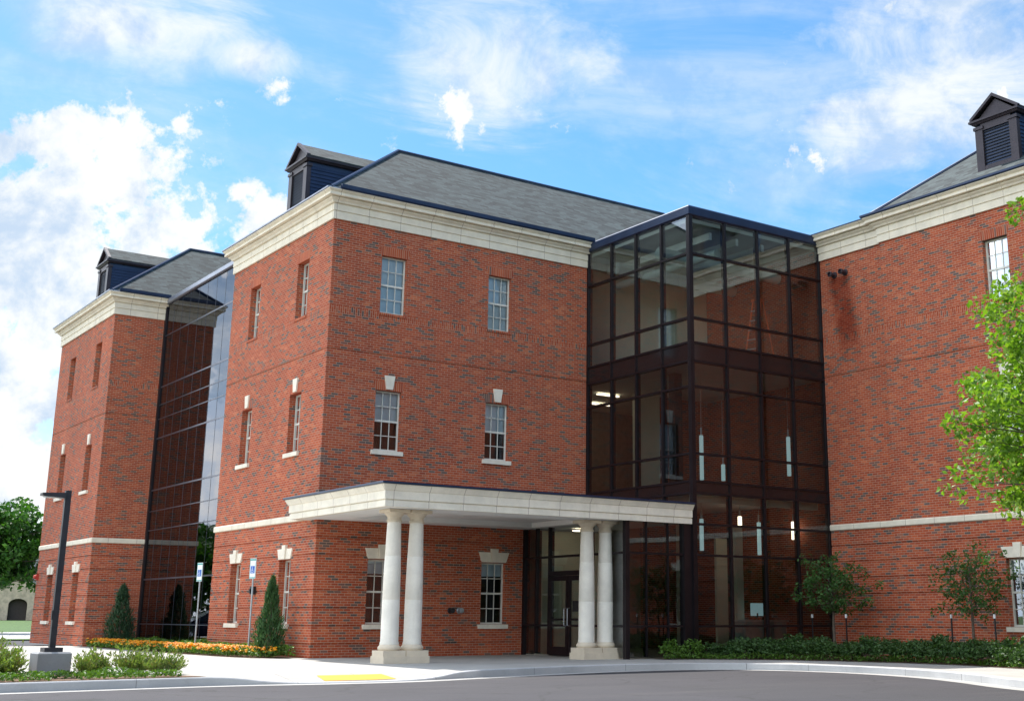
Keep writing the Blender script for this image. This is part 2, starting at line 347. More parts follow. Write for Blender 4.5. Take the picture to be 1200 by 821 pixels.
# ------------------------------------------------------------------ mesh helpers
class MB:
    def __init__(s): s.v = []; s.f = []; s.sm = False
    def add(s, vs, fs):
        o = len(s.v); s.v += [tuple(v) for v in vs]; s.f += [tuple(i+o for i in f) for f in fs]; return s
    def quad(s, a, b, c, d): return s.add([a, b, c, d], [(0, 1, 2, 3)])
    def box(s, x0, x1, y0, y1, z0, z1):
        if x0 > x1: x0, x1 = x1, x0
        if y0 > y1: y0, y1 = y1, y0
        return s.add([(x0,y0,z0),(x1,y0,z0),(x1,y1,z0),(x0,y1,z0),(x0,y0,z1),(x1,y0,z1),(x1,y1,z1),(x0,y1,z1)],
                     [(0,3,2,1),(4,5,6,7),(0,1,5,4),(1,2,6,5),(2,3,7,6),(3,0,4,7)])
    def tube(s, pts, rads, n=8, cap=True):
        pts = [Vector(p) for p in pts]
        if isinstance(rads, (int, float)): rads = [rads]*len(pts)
        rings = []
        for i, p in enumerate(pts):
            d = (pts[min(i+1, len(pts)-1)] - pts[max(i-1, 0)])
            if d.length < 1e-9: d = Vector((0, 0, 1))
            d.normalize(); a = d.orthogonal().normalized() if i == 0 else (pa - d*pa.dot(d)).normalized()
            pa = a; b = d.cross(a)
            rings.append([p + (a*math.cos(2*math.pi*k/n) + b*math.sin(2*math.pi*k/n))*rads[i] for k in range(n)])
        vs = [v for r in rings for v in r]; fs = []
        for i in range(len(rings)-1):
            for k in range(n): fs.append((i*n+k, i*n+(k+1) % n, (i+1)*n+(k+1) % n, (i+1)*n+k))
        if cap: fs.append(tuple(range(n-1, -1, -1))); fs.append(tuple((len(rings)-1)*n+k for k in range(n)))
        return s.add(vs, fs)
    def lathe(s, c, prof, n=32):
        vs = []; fs = []
        for r, z in prof: vs += [(c[0]+r*math.cos(2*math.pi*k/n), c[1]+r*math.sin(2*math.pi*k/n), c[2]+z) for k in range(n)]
        for i in range(len(prof)-1):
            for k in range(n): fs.append((i*n+k, i*n+(k+1) % n, (i+1)*n+(k+1) % n, (i+1)*n+k))
        fs.append(tuple(range(n-1, -1, -1))); fs.append(tuple((len(prof)-1)*n+k for k in range(n)))
        return s.add(vs, fs)
    def sweep(s, path, prof, cap=True):
        """path: xy points with the outside on the left; prof: closed list of (outward offset, z)"""
        n = len(path); P = [Vector(p) for p in path]; nr = []
        for i in range(n-1):
            d = (P[i+1]-P[i]).normalized(); nr.append(Vector((-d.y, d.x)))
        vs = []; m = len(prof)
        for i in range(n):
            if i == 0: o = nr[0]
            elif i == n-1: o = nr[-1]
            else:
                o = nr[i-1]+nr[i]; o = o/ (o.dot(nr[i]))
            for a, z in prof: q = P[i]+o*a; vs.append((q.x, q.y, z))
        fs = []
        for i in range(n-1):
            for k in range(m): fs.append((i*m+k, (i+1)*m+k, (i+1)*m+(k+1) % m, i*m+(k+1) % m))
        if cap: fs.append(tuple(range(m))); fs.append(tuple((n-1)*m+k for k in range(m-1, -1, -1)))
        return s.add(vs, fs)
    def poly(s, pts, z):
        tr = tessellate_polygon([[Vector((p[0], p[1], 0)) for p in pts]])
        fs = []
        for a, b, c in tr:
            A, B, C2 = pts[a], pts[b], pts[c]
            cr = (B[0]-A[0])*(C2[1]-A[1])-(B[1]-A[1])*(C2[0]-A[0])
            fs.append((a, b, c) if cr > 0 else (a, c, b))
        return s.add([(p[0], p[1], z if not callable(z) else z(p)) for p in pts], fs)
    def build(s, name, m=None, parent=None, smooth=False, loc=None):
        me = bpy.data.meshes.new(name); me.from_pydata(s.v, [], s.f); me.update()
        if smooth or s.sm:
            for p in me.polygons: p.use_smooth = True
            try: me.set_sharp_from_angle(angle=R(40))
            except Exception: pass
        o = bpy.data.objects.new(name, me); COL.objects.link(o)
        if m: me.materials.append(m)
        if parent: o.parent = parent
        if loc: o.location = loc
        return o
def tag(o, label=None, cat=None, group=None, kind=None):
    if label: o['label'] = label
    if cat: o['category'] = cat
    if group: o['group'] = group
    if kind: o['kind'] = kind
    return o
def empty(name, loc, rz=0):
    o = bpy.data.objects.new(name, None); COL.objects.link(o); o.location = loc; o.rotation_euler = (0, 0, rz); o.empty_display_size = .3; return o
def copy_tree(o, parent=None):
    c = o.copy(); COL.objects.link(c); c.parent = parent
    for ch in [k for k in bpy.data.objects if k.parent == o]: copy_tree(ch, c)
    return c

# ------------------------------------------------------------------ ground
def chaikin(p, it=2):
    for _ in range(it):
        q = [p[0]]
        for a, b in zip(p[:-1], p[1:]):
            q.append(tuple(x*.75+y*.25 for x, y in zip(a, b))); q.append(tuple(x*.25+y*.75 for x, y in zip(a, b)))
        q.append(p[-1]); p = q
    return p
kpath = chaikin([(-40,-11.0,0),(-14,-9.95,0),(-9.8,-9.5,0),(-6.6,-9.2,0),(-5.7,-9.2,0),(-4.8,-9.35,-.12),(-3.7,-9.6,-.135),(-2.3,-9.65,-.135),(-1.4,-9.45,-.11),(-.6,-9.15,0),(1.2,-8.65,0),(2.9,-8.2,0),(4.6,-7.95,0),(6.2,-8.05,0),(7.4,-8.7,0),(8.2,-9.8,0),(8.6,-11.3,0),(8.5,-13,0),(8.0,-14.8,0),(7.1,-16.5,0),(6.0,-18.2,0),(5.0,-21,0),(3.5,-26,0),(2,-36,0)], 2)
def offs(path, d):
    out = []
    for i, p in enumerate(path):
        a = path[max(i-1, 0)]; b = path[min(i+1, len(path)-1)]
        t = Vector((b[0]-a[0], b[1]-a[1])).normalized(); n = Vector((-t.y, t.x))
        out.append((p[0]+n.x*d, p[1]+n.y*d, p[2]))
    return out
m = MB().quad((-3000,-3000,-.30),(3000,-3000,-.30),(3000,3000,-.30),(-3000,3000,-.30)); tag(m.build('ground', GRASS), kind='structure')
lot = [(-60,-11.2)]+[(p[0], p[1]+.3) for p in kpath]+[(2,-60),(-60,-60)]
m = MB().poly([(-60,-8),(30,-6),(30,-70),(-60,-70)], -.15); tag(m.build('road', ASPH), kind='structure')
# gutter pan
inn = offs(kpath, .06); out = offs(kpath, -.42)
m = MB()
for i in range(len(kpath)-1): m.quad((*out[i][:2], -.146), (*out[i+1][:2], -.146), (*inn[i+1][:2], -.146), (*inn[i][:2], -.146))
tag(m.build('gutter', GUTTER), kind='structure')
# kerb
i15 = offs(kpath, .16); m = MB()
for i in range(len(kpath)-1):
    a, b, c, d = kpath[i], kpath[i+1], i15[i+1], i15[i]
    m.quad((*a[:2], -.2), (*b[:2], -.2), (b[0], b[1], b[2]-.012), (a[0], a[1], a[2]-.012))
    t1 = offs(kpath, .015)
    m.quad((a[0], a[1], a[2]-.012), (b[0], b[1], b[2]-.012), (t1[i+1][0], t1[i+1][1], b[2]+.005), (t1[i][0], t1[i][1], a[2]+.005))
    m.quad((t1[i][0], t1[i][1], a[2]+.005), (t1[i+1][0], t1[i+1][1], b[2]+.005), (c[0], c[1], b[2]+.005), (d[0], d[1], a[2]+.005))
tag(m.build('kerb', KERB), kind='structure')
# paving
in2 = [(p[0], p[1], 0.0) for p in offs(kpath, 1.15)]
m = MB()
for i in range(len(kpath)-1): m.quad(i15[i], i15[i+1], in2[i+1], in2[i])
m.poly([(p[0], p[1]) for p in in2]+[(60,-36),(60,18),(-40,18)], 0.0)
tag(m.build('pavement', CONC), kind='structure')
# skyward side street, verge and rising lawn at the far left
tag(MB().poly([(-90,18),(1,18),(1,34),(-90,34)], -.10).build('side_street', ASPH), kind='structure')
tag(MB().poly([(-90,34),(60,34),(60,37),(-90,37)], -.05).build('verge', GRASS), kind='structure')
tag(MB().poly([(-90,37),(60,37),(60,68),(-90,68)], -.10).build('far_street', GUTTER), kind='structure')
m = MB()
prev = None
for y, z in ((68,-.1),(70,.0),(85,.2),(100,.55),(130,.7),(400,.4)):
    if prev: m.quad((-200, prev[0], prev[1]), (250, prev[0], prev[1]), (250, y, z), (-200, y, z))
    prev = (y, z)
tag(m.build('far_lawn', GRASS), kind='structure')
# tactile ramp pad
m = MB()
ro = offs(kpath, .28); r2 = offs(kpath, .85)
idx = [i for i, p in enumerate(kpath) if -4.02 < p[0] < -2.1]
for i in idx[:-1]:
    def zz(i, d): return kpath[i][2]*(1-(d-.16)/.99)+.008
    m.quad((*ro[i][:2], zz(i, .28)), (*ro[i+1][:2], zz(i+1, .28)), (*r2[i+1][:2], zz(i+1, .85)), (*r2[i][:2], zz(i, .85)))
tag(m.build('ramp_marking', YELLOW), kind='structure')

# ------------------------------------------------------------------ building
B = empty('brick_building', (4.6, 4, 0))
tag(B, 'three storey red brick building with stone cornice, dark shingle roofs and glass corner entrance', 'building')
def part(mb, name, m, parent=B, smooth=False, label=None):
    o = mb.build(name, m, None, smooth)
    if parent:
        o.parent = parent; o.matrix_parent_inverse = parent.matrix_world.inverted() if parent.type != 'EMPTY' else Matrix.Translation(-Vector(parent.location))
    if label: o['label'] = label
    return o
def mapf(kind, c):
    # kind 'f' : plane y=c facing -Y, (u,z,d)->(u, c+d, z) ; 'l' : plane x=c facing -X
    return (lambda u, z, d: (u, c+d, z)) if kind == 'f' else (lambda u, z, d: (c+d, u, z))
GROOVES = [(z, z+.062, .028) for z in (.33, .81, 1.28, 1.76, 2.24, 2.72, 3.20)]
THIN = [(8.50, 8.56, .022)]
def wall(kind, c, u0, u1, z0, z1, opens=(), grooves=(), rev=.18, usteps=()):
    mp_ = mapf(kind, c); m = MB()
    us = sorted(set([u0, u1]+[o[0] for o in opens]+[o[1] for o in opens])); us = [u for u in us if u0 <= u <= u1]
    zs = {z0, z1}
    for o in opens: zs |= {o[2], o[3]}
    for g in grooves: zs |= {g[0], g[1]}
    zs = sorted(z for z in zs if z0 <= z <= z1)
    def dep(z):
        for g in grooves:
            if g[0] <= z <= g[1]: return g[2]
        return 0.0
    def inside(u, z): return any(o[0] < u < o[1] and o[2] < z < o[3] for o in opens)
    flip = (kind == 'l')
    def q(a, b, c_, d): m.quad(d, c_, b, a) if flip else m.quad(a, b, c_, d)
    for i in range(len(us)-1):
        for j in range(len(zs)-1):
            uc = (us[i]+us[i+1])/2; zc = (zs[j]+zs[j+1])/2
            if inside(uc, zc): continue
            d = dep(zc)
            q(mp_(us[i], zs[j], d), mp_(us[i+1], zs[j], d), mp_(us[i+1], zs[j+1], d), mp_(us[i], zs[j+1], d))
            if j+1 < len(zs)-1:
                zc2 = (zs[j+1]+zs[j+2])/2; d2 = dep(zc2)
                if abs(d-d2) > 1e-6 and not inside(uc, zc2):
                    q(mp_(us[i], zs[j+1], d), mp_(us[i+1], zs[j+1], d), mp_(us[i+1], zs[j+1], d2), mp_(us[i], zs[j+1], d2))
    for o in opens:
        a, b, s, h = o
        for uu in (a, b): q(mp_(uu, s, 0), mp_(uu, s, rev+.05), mp_(uu, h, rev+.05), mp_(uu, h, 0))
        for z_ in (s, h): q(mp_(a, z_, 0), mp_(b, z_, 0), mp_(b, z_, rev+.05), mp_(a, z_, rev+.05))
    return m
U = (9.80, 11.555); V = (5.735, 7.49); G = (.88, 2.66)
def ops(cs, lv=(U, V, G), hw=.42): return [(c-hw, c+hw, l[0], l[1]) for c in cs for l in lv]
WR = -12.11
front_c = [2.02, 5.75]; left_c = [2.05, 5.86]; lb_c = [18.2, 22.0]; rw_c = [WR, WR-3.8, WR-7.6, WR-11.4]
hw0 = .42
GR = GROOVES; GT = GROOVES+THIN
# front of the centre block: wide above, ends at the lobby glass below
m = wall('f', 0, 0, 6.80, 0, 3.68, ops(front_c, (G,)), GR, .14); part(m, 'wall', BR)
m = wall('f', 0, 0, 9.17, 3.68, 12.45, ops(front_c, (U, V)), THIN, .14); part(m, 'wall', BR)
m = wall('l', 0, 0, 7.91, 0, 12.45, ops(left_c), GT, .21); part(m, 'wall', BR)
m = wall('f', 7.91, 0, .39, 0, 12.45); part(m, 'wall', BR)
m = wall('f', 16.36, -1.57, .39, 0, 12.45, [], GT); part(m, 'wall', BR)
m = wall('l', -1.57, 16.36, 24.2, 0, 12.45, ops(lb_c), GT, .30); part(m, 'wall', BR)
m = MB(); m.quad((-1.57,24.2,0),(22,24.2,0),(22,24.2,12.45),(-1.57,24.2,12.45)); m.quad((22,0,0),(22,24.2,0),(22,24.2,12.45),(22,0,12.45)); part(m, 'wall', BR)
RX = 14.66
m = wall('l', 14.76, -7.92, -5.23, 0, 12.45, [], GT); m.quad((RX,-7.92,0),(14.76,-7.92,0),(14.76,-7.92,12.45),(RX,-7.92,12.45)); part(m, 'wall', BR_ST)
m = wall('l', RX, -34, -7.92, 0, 12.45, ops(rw_c), GT, .16)
m.quad((RX,-9.05,0),(RX+.02,-9.05,0),(RX+.02,-9.05,12),(RX,-9.05,12)); part(m, 'wall', BR)
m = MB(); m.quad((RX,-34,0),(22.5,-34,0),(22.5,-34,12.45),(RX,-34,12.45)); m.quad((22.5,-34,0),(22.5,0,0),(22.5,0,12.45),(22.5,-34,12.45)); part(m, 'wall', BR)

# cornice
CP = [(-.1,12.40),(.055,12.40),(.055,12.62),(.03,12.625),(.03,12.645),(.065,12.65),(.065,12.84),(.035,12.845),(.035,12.865),(.11,12.88),(.13,12.93),(.20,12.98),(.205,13.01),(.17,13.015),(.17,13.035),(.31,13.04),(.31,13.11),(.285,13.115),(.285,13.13),(.36,13.19),(.36,13.215),(-.1,13.215)]
c1 = [(9.17,0),(0,0),(0,7.91),(.6,7.91)]; c2 = [(.39,16.36),(-1.57,16.36),(-1.57,24.2),(6,24.2)]; c3 = [(RX,-34),(RX,-7.92),(14.76,-7.92),(14.76,-5.25)]
for c in (c1, c2, c3): part(MB().sweep(c, CP), 'cornice', STONE)
GP = [(-.1,13.217),(.385,13.217),(.42,13.25),(.43,13.36),(.33,13.365),(.30,13.27),(-.1,13.27)]
GT_ = [(-.1,13.217),(.37,13.217),(.39,13.23),(.39,13.27),(-.1,13.275)]
for c in (c1, c2):
    part(MB().sweep(c[:2], GP), 'gutter', NAVY)
    q = [(c[1][0], c[1][1]-.30), c[2], c[3]]; part(MB().sweep(q, GT_), 'gutter_sky_sheen', GREYM)  # left gutter in pale grey, its sky reflection put into the colour
part(MB().sweep(c3[:3], [(-.1,13.217),(.385,13.217),(.41,13.24),(.41,13.30),(-.1,13.305)]), 'gutter', NAVY)
part(MB().sweep([(14.76,-7.8),(14.76,-5.25)], [(-.1,13.217),(.38,13.217),(.38,13.25),(-.1,13.25)]), 'gutter', NAVY)
# stone band courses
BP = [(-.05,3.71),(.03,3.71),(.045,3.73),(.045,3.86),(.03,3.885),(-.05,3.885)]
part(MB().sweep([(0,.50),(0,7.91),(.39,7.91)], BP), 'stone_band', STONE)
part(MB().sweep([(.39,16.36),(-1.57,16.36),(-1.57,24.2)], BP), 'stone_band', STONE)
part(MB().sweep([(RX,-34),(RX,-7.92),(14.76,-7.92),(14.76,-5.25)], BP), 'stone_band', STONE)
# roofs
def hip(x0, x1, y0, y1, ze, zr, axis, hip0=True, hip1=True):
    m = MB()
    if axis == 'x':
        h = (y1-y0)/2; ym = (y0+y1)/2; a = x0+(h if hip0 else 0); b = x1-(h if hip1 else 0)
        v = [(x0,y0,ze),(x1,y0,ze),(x1,y1,ze),(x0,y1,ze),(a,ym,zr),(b,ym,zr)]
        m.add(v, [(0,1,5,4),(2,3,4,5),(3,0,4),(1,2,5),(0,3,2,1)])
        rl = [(v[4],v[5]),(v[0],v[4]),(v[3],v[4])]
    else:
        h = (x1-x0)/2; xm = (x0+x1)/2; a = y0+h; b = y1-h
        v = [(x0,y0,ze),(x1,y0,ze),(x1,y1,ze),(x0,y1,ze),(xm,a,zr),(xm,b,zr)]
        m.add(v, [(0,1,4),(1,2,5,4),(2,3,5),(3,0,4,5),(0,3,2,1)])
        rl = [(v[4],v[5]),(v[3],v[5]),(v[2],v[5])]
    return m, rl
for args in ((-.28, 20, -.28, 8.19, 13.24, 16.58, 'x'), (-1.85, 20, 16.08, 24.48, 13.24, 16.58, 'x'), (14.38, 22.78, -34.3, -7.66, 13.24, 16.58, 'y')):
    m, rl = hip(*args); r = part(m, 'roof', ROOF)
    rc = MB()
    for a, b in rl: rc.tube([Vector(a)+Vector((0,0,.02)), Vector(b)+Vector((0,0,.02))], .055, 6)
    part(rc, 'ridge_cap', NAVY, r)
part(MB().box(.45, 20, 7.9, 16.4, 13.0, 13.1), 'roof', GREYM)
part(MB().box(14.8, 22, -7.9, 0, 13.1, 13.2), 'roof', GREYM)
part(MB().box(9.3, 22, -5.1, 0.2, 13.05, 13.12), 'roof', GREYM)

# dormers : gable faces -X, base sits on the slope behind x0
def dormer(x0, yc, hw=.72, zb=13.5, ze=15.25, zp=15.98, ln=4.0):
    m = MB(); m.box(x0+.04, x0+ln, yc-hw+.04, yc+hw-.04, zb, ze)
    for k in range(14):                                   # lap siding
        z = zb+.12*k+.06
        if z < ze-.16:
            for s in (-1, 1):
                yy = yc+s*(hw-.04); m.add([(x0+.1,yy,z+.11),(x0+ln,yy,z+.11),(x0+ln,yy+s*.022,z),(x0+.1,yy+s*.022,z)], [(0,1,2,3)])
    o = part(m, 'dormer', NAVY)
    p = MB()
    for s in (-1, 1):
        y = yc+s*(hw-.13); p.box(x0-.03, x0+.12, y-.13, y+.13, zb, ze-.1); p.box(x0-.06, x0+.15, y-.17, y+.17, ze-.17, ze-.08)
    p.box(x0-.02, x0+.1, yc-hw+.2, yc+hw-.2, ze-.22, ze)
    p.box(x0-.02, x0+.1, yc-hw+.2, yc+hw-.2, zb, zb+.42)
    part(p, 'pilaster', PURP, o)
    lv = MB(); z = zb+.42
    lv.box(x0+.09, x0+.10, yc-hw+.2, yc+hw-.2, zb+.4, ze-.2)
    while z < ze-.24:
        lv.add([(x0+.0,yc-hw+.25,z),(x0+.0,yc+hw-.25,z),(x0+.085,yc+hw-.25,z+.075),(x0+.085,yc-hw+.25,z+.075),(x0+.0,yc-hw+.25,z+.012),(x0+.0,yc+hw-.25,z+.012)], [(0,1,2,3),(0,1,5,4)]); z += .095
    part(lv, 'louver', BLACK, o)
    e = MB().sweep([(x0+ln,yc-hw),(x0,yc-hw),(x0,yc+hw),(x0+ln,yc+hw)][::-1] if False else [(x0+ln,yc-hw),(x0,yc-hw),(x0,yc+hw),(x0+ln,yc+hw)], [(-.05,ze),(.06,ze),(.1,ze+.05),(.14,ze+.06),(.14,ze+.12),(-.05,ze+.12)])
    e.add([(x0+.03,yc-hw,ze+.1),(x0+.03,yc+hw,ze+.1),(x0+.03,yc,zp-.08)], [(0,1,2)])
    for s in (-1, 1):
        a = Vector((x0-.10, yc+s*(hw+.12), ze+.11)); b = Vector((x0-.10, yc, zp-.02)); c = a+Vector((.12,0,0)); d = b+Vector((.12,0,0)); dz = Vector((0,0,.10))
        e.add([a,b,d,c,a+dz,b+dz,d+dz,c+dz], [(0,1,2,3),(4,5,6,7),(0,1,5,4),(2,3,7,6),(0,3,7,4),(1,2,6,5)])
    part(e, 'eave', PURP, o)
    rf = MB()
    for s in (-1, 1):
        a = (x0-.06, yc+s*(hw+.15), ze+.16); b = (x0-.06, yc, zp+.05); rf.quad(a, (x0+ln, a[1], a[2]), (x0+ln, b[1], b[2]), b)
        rf.quad((a[0],a[1],a[2]-.04), (x0+ln, a[1], a[2]-.04), (x0+ln, a[1], a[2]), a)
    part(rf, 'dormer_roof', ROOF, o)
dormer(.42, 3.95); dormer(-1.15, 20.28)
dormer(15.10, -12.15, ln=3.6); dormer(15.10, -20.5, ln=3.6)

# windows
def window(kind, c, uc, lv, style, hw=.42, rev=.18):
    s, h = lv; mp_ = mapf(kind, c)
    def bx(m, ua, ub, za, zb, da, db):
        p = mp_(ua, za, da); q = mp_(ub, zb, db); m.box(p[0], q[0], p[1], q[1], p[2], q[2]); return m
    m = MB(); a, b = uc-hw+.002, uc+hw-.002; ft = .045; mid = (s+h)/2
    s_, h_ = s+.002, h-.002
    bx(m, a, a+ft, s_, h_, rev-.012, rev+.045); bx(m, b-ft, b, s_, h_, rev-.012, rev+.045)
    bx(m, a+ft, b-ft, h_-ft, h_, rev-.012, rev+.045); bx(m, a+ft, b-ft, s_, s_+ft+.01, rev-.012, rev+.045)
    bx(m, a+ft, b-ft, mid-.028, mid+.028, rev-.01, rev+.03)
    for k in (1, 2):
        uu = a+ft+(b-a-2*ft)*k/3; bx(m, uu-.011, uu+.011, s_+ft, mid-.028, rev+.0, rev+.02); bx(m, uu-.011, uu+.011, mid+.028, h_-ft, rev-.006, rev+.012)
    for z0, z1, dd in ((s_+ft, mid-.028, .004), (mid+.028, h_-ft, -.002)):
        zc = (z0+z1)/2; bx(m, a+ft, b-ft, zc-.011, zc+.011, rev+dd-.004, rev+dd+.022)
    o = part(m, 'window', FRAME)
    g = MB()
    g.quad(mp_(a+.02, s_+.02, rev+.018), mp_(b-.02, s_+.02, rev+.018), mp_(b-.02, mid, rev+.018), mp_(a+.02, mid, rev+.018))
    g.quad(mp_(a+.02, mid, rev+.013), mp_(b-.02, mid, rev+.013), mp_(b-.02, h_-.02, rev+.013), mp_(a+.02, h_-.02, rev+.013))
    part(g, 'pane', GLASSW, o)
    zb = {'u': s+.02, 'v': mid-.02, 'g': mid+.5}[style]
    bl = MB().quad(mp_(a, zb, rev+.10), mp_(b, zb, rev+.10), mp_(b, h, rev+.10), mp_(a, h, rev+.10)); part(bl, 'blind', BLIND, o)
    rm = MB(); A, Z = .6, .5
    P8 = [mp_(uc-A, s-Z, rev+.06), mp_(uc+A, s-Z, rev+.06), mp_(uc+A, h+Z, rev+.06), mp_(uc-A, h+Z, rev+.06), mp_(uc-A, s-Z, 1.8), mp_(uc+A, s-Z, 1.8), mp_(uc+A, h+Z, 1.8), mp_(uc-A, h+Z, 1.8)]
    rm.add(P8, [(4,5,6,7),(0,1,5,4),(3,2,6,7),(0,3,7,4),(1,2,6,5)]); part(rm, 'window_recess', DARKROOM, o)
    if style != 'u':
        st = MB(); bx(st, a-.09, b+.09, s-.125, s-.004, -.075, rev-.055); part(st, 'sill', STONE_P, o)
    if style == 'v':
        k = MB(); w0, w1, z0, z1 = .105, .165, h+.04, h+.44; f = [mp_(uc-w0, z0, -.05), mp_(uc+w0, z0, -.05), mp_(uc+w1, z1, -.05), mp_(uc-w1, z1, -.05)]; bk = [mp_(uc-w0, z0, .05), mp_(uc+w0, z0, .05), mp_(uc+w1, z1, .05), mp_(uc-w1, z1, .05)]
        k.add(f+bk, [(0,1,2,3),(4,5,6,7),(0,1,5,4),(1,2,6,5),(2,3,7,6),(3,0,4,7)]); part(k, 'keystone', STONE_P, o)
    if style == 'g':
        k = MB()
        def trap(w0, w1, z0, z1, d, off=0.0, off1=None):
            off1 = off if off1 is None else off1
            f = [mp_(uc+off-w0, z0, d), mp_(uc+off+w0, z0, d), mp_(uc+off1+w1, z1, d), mp_(uc+off1-w1, z1, d)]; bk = [mp_(uc+off-w0, z0, .05), mp_(uc+off+w0, z0, .05), mp_(uc+off1+w1, z1, .05), mp_(uc+off1-w1, z1, .05)]
            k.add(f+bk, [(0,1,2,3),(4,5,6,7),(0,1,5,4),(1,2,6,5),(2,3,7,6),(3,0,4,7)])
        trap(.09, .125, h+.02, h+.41, -.075)
        for sgn in (-1, 1): trap(.165, .20, h+.02, h+.31, -.035, sgn*.258, sgn*.33)
        part(k, 'keystone', STONE_P, o)
    if style in ('u', 'v'):
        l = MB(); f = [mp_(uc-.44, h+.004, -.004), mp_(uc+.44, h+.004, -.004), mp_(uc+.53, h+.27, -.004), mp_(uc-.53, h+.27, -.004)]; l.quad(*(f if kind == 'f' else f[::-1])); part(l, 'brick_arch', BR_SOL, o)
        if style == 'u':
            l = MB(); bx(l, a-.03, b+.03, s-.075, s-.003, -.03, rev-.055); part(l, 'brick_sill', BR_SOL, o)
for cs, kind, pl in ((front_c, 'f', 0), (left_c, 'l', 0), (lb_c, 'l', -1.57), (rw_c, 'l', RX)):
    for uc in cs:
        for lv, st in ((U, 'u'), (V, 'v'), (G, 'g')): window(kind, pl, uc, lv, st, rev={0: .21 if kind == 'l' else .14, -1.57: .30}.get(pl, .16))

# ------------------------------------------------------------------ glass walls
LV = dict(m1=11.745, m2=9.752, s1=8.999, s2=8.443, m4=7.686, m5=5.71, s3=4.911, s4=4.575, m6=3.69, m7=2.82, m8=.86)
X0, X1, Y0 = 9.187, 14.74, -5.227
def curtain(kind, c, us, z0, z1, hz, spans, name_mat=MULL, glass=GLASS, capw=.06, vert=.075, capmat=None, vproj=.05, topglass=False):
    mp_ = mapf(kind, c)
    def bx(m, ua, ub, za, zb, da, db):
        p = mp_(ua, za, da); q = mp_(ub, zb, db); m.box(p[0], q[0], p[1], q[1], p[2], q[2])
    m = MB()
    for u in us: bx(m, u-vert/2, u+vert/2, z0, z1, -vproj, .13)
    for i, z in enumerate(hz): bx(m, us[0], us[-1], z-capw/2, z+capw/2, -vproj-.004, .12)
    o = part(m, 'curtain_wall', name_mat)
    g = MB()
    for i in range(len(us)-1):
        zs = [z0]+list(hz)+[z1]; zs = sorted(zs)
        for a, b in zip(zs[:-1], zs[1:]):
            if topglass and a > 8.99: continue
            if any(abs(a-s[0]) < .01 and abs(b-s[1]) < .01 for s in spans): continue
            f = [mp_(us[i]+.01, a, 0), mp_(us[i+1]-.01, a, 0), mp_(us[i+1]-.01, b, 0), mp_(us[i]+.01, b, 0)]
            g.quad(*(f if kind == 'f' else f[::-1]))
    part(g, 'glass', glass, o)
    if topglass:
        g = MB()
        for i in range(len(us)-1):
            f = [mp_(us[i]+.01, LV['s1'], 0), mp_(us[i+1]-.01, LV['s1'], 0), mp_(us[i+1]-.01, z1, 0), mp_(us[i]+.01, z1, 0)]
            g.quad(*(f if kind == 'f' else f[::-1]))
        part(g, 'upper_glass', GLASST, o)
    for s in spans:
        sp = MB(); bx(sp, us[0], us[-1], s[0]+.004, s[1]-.004, -.012, .06); part(sp, 'spandrel', SPAN, o)
    return o
hz_up = [LV[k] for k in ('m1','m2','s1','s2','m4','m5','s3','s4','m6','m7','m8')]
sp_ = [(LV['s2'], LV['s1']), (LV['s4'], LV['s3'])]
us_f = [X0+.04+(X1-X0-.04)*k/4 for k in range(5)]; us_l = [-.05+(Y0+.09)*k/4 for k in range(5)][::-1]
cf = curtain('f', Y0, us_f, 0.05, 12.93, hz_up[::-1], sp_, topglass=True)
cl = curtain('l', X0, us_l, 3.72, 12.93, hz_up[:-3][::-1], sp_, topglass=True)
part(MB().box(X0-.045, X0+.10, Y0-.045, Y0+.10, 0, 12.93), 'corner_post', MULL)
part(MB().sweep([(X1+.01,Y0),(X0,Y0),(X0,-.0)], [(-.3,12.93),(.05,12.93),(.09,12.96),(.10,13.19),(.06,13.235),(-.3,13.235)]), 'coping', NAVY)
part(MB().box(X0-.04, X0+.12, -.055, 0.02, 3.72, 12.93), 'corner_post', MULL)
# lobby glass below the canopy
VX = 6.85; VY = -5.10
vl = curtain('l', VX, [VY+.05, -4.2, -3.42, -1.40, -.72, -.08], .05, 3.70, [.86, 2.82], [], glass=GLASST)
vf = curtain('f', VY, [VX+.05, 7.55, 8.32, X0-.05], .05, 3.70, [.86, 2.82], [], glass=GLASS, vert=.022)
part(MB().box(VX-.045, VX+.09, VY-.045, VY+.09, 0, 3.7), 'corner_post', MULL)
part(MB().box(8.85, X0-.05, VY-.10, VY+.12, 0, 3.7), 'corner_post', MULL)
part(MB().box(VX-.06, VX+.13, -.10, .0, 0, 3.7), 'corner_post', MULL)
# doors
def door(y0, y1, hs):
    m = MB(); x = VX-.06
    m.box(x, x+.06, y0, y0+.10, .02, 2.26); m.box(x, x+.06, y1-.10, y1, .02, 2.26); m.box(x, x+.06, y0+.1, y1-.1, 2.12, 2.26); m.box(x, x+.06, y0+.1, y1-.1, .02, .27)
    m.box(x+.01, x+.05, y0+.1, y1-.1, 1.0, 1.06)
    o = part(m, 'door', MULL)
    part(MB().quad((x+.03,y0+.1,.27),(x+.03,y0+.1,2.12),(x+.03,y1-.1,2.12),(x+.03,y1-.1,.27)), 'glass', GLASST, o)
    yy = y1-.07 if hs > 0 else y0+.07
    part(MB().tube([(x,yy,.85),(x-.07,yy,.87),(x-.07,yy,1.33),(x,yy,1.35)], .016, 8), 'handle', STEEL, o, True)
    if hs > 0: part(MB().box(x+.02, x+.026, y0+.45, y0+.75, 1.25, 1.55), 'notice', BLACK, o)
door(-2.40, -1.46, -1); door(-3.37, -2.43, 1)
part(MB().box(VX-.07, VX+.08, -3.42, -1.40, 2.27, 2.40), 'door_header', MULL)
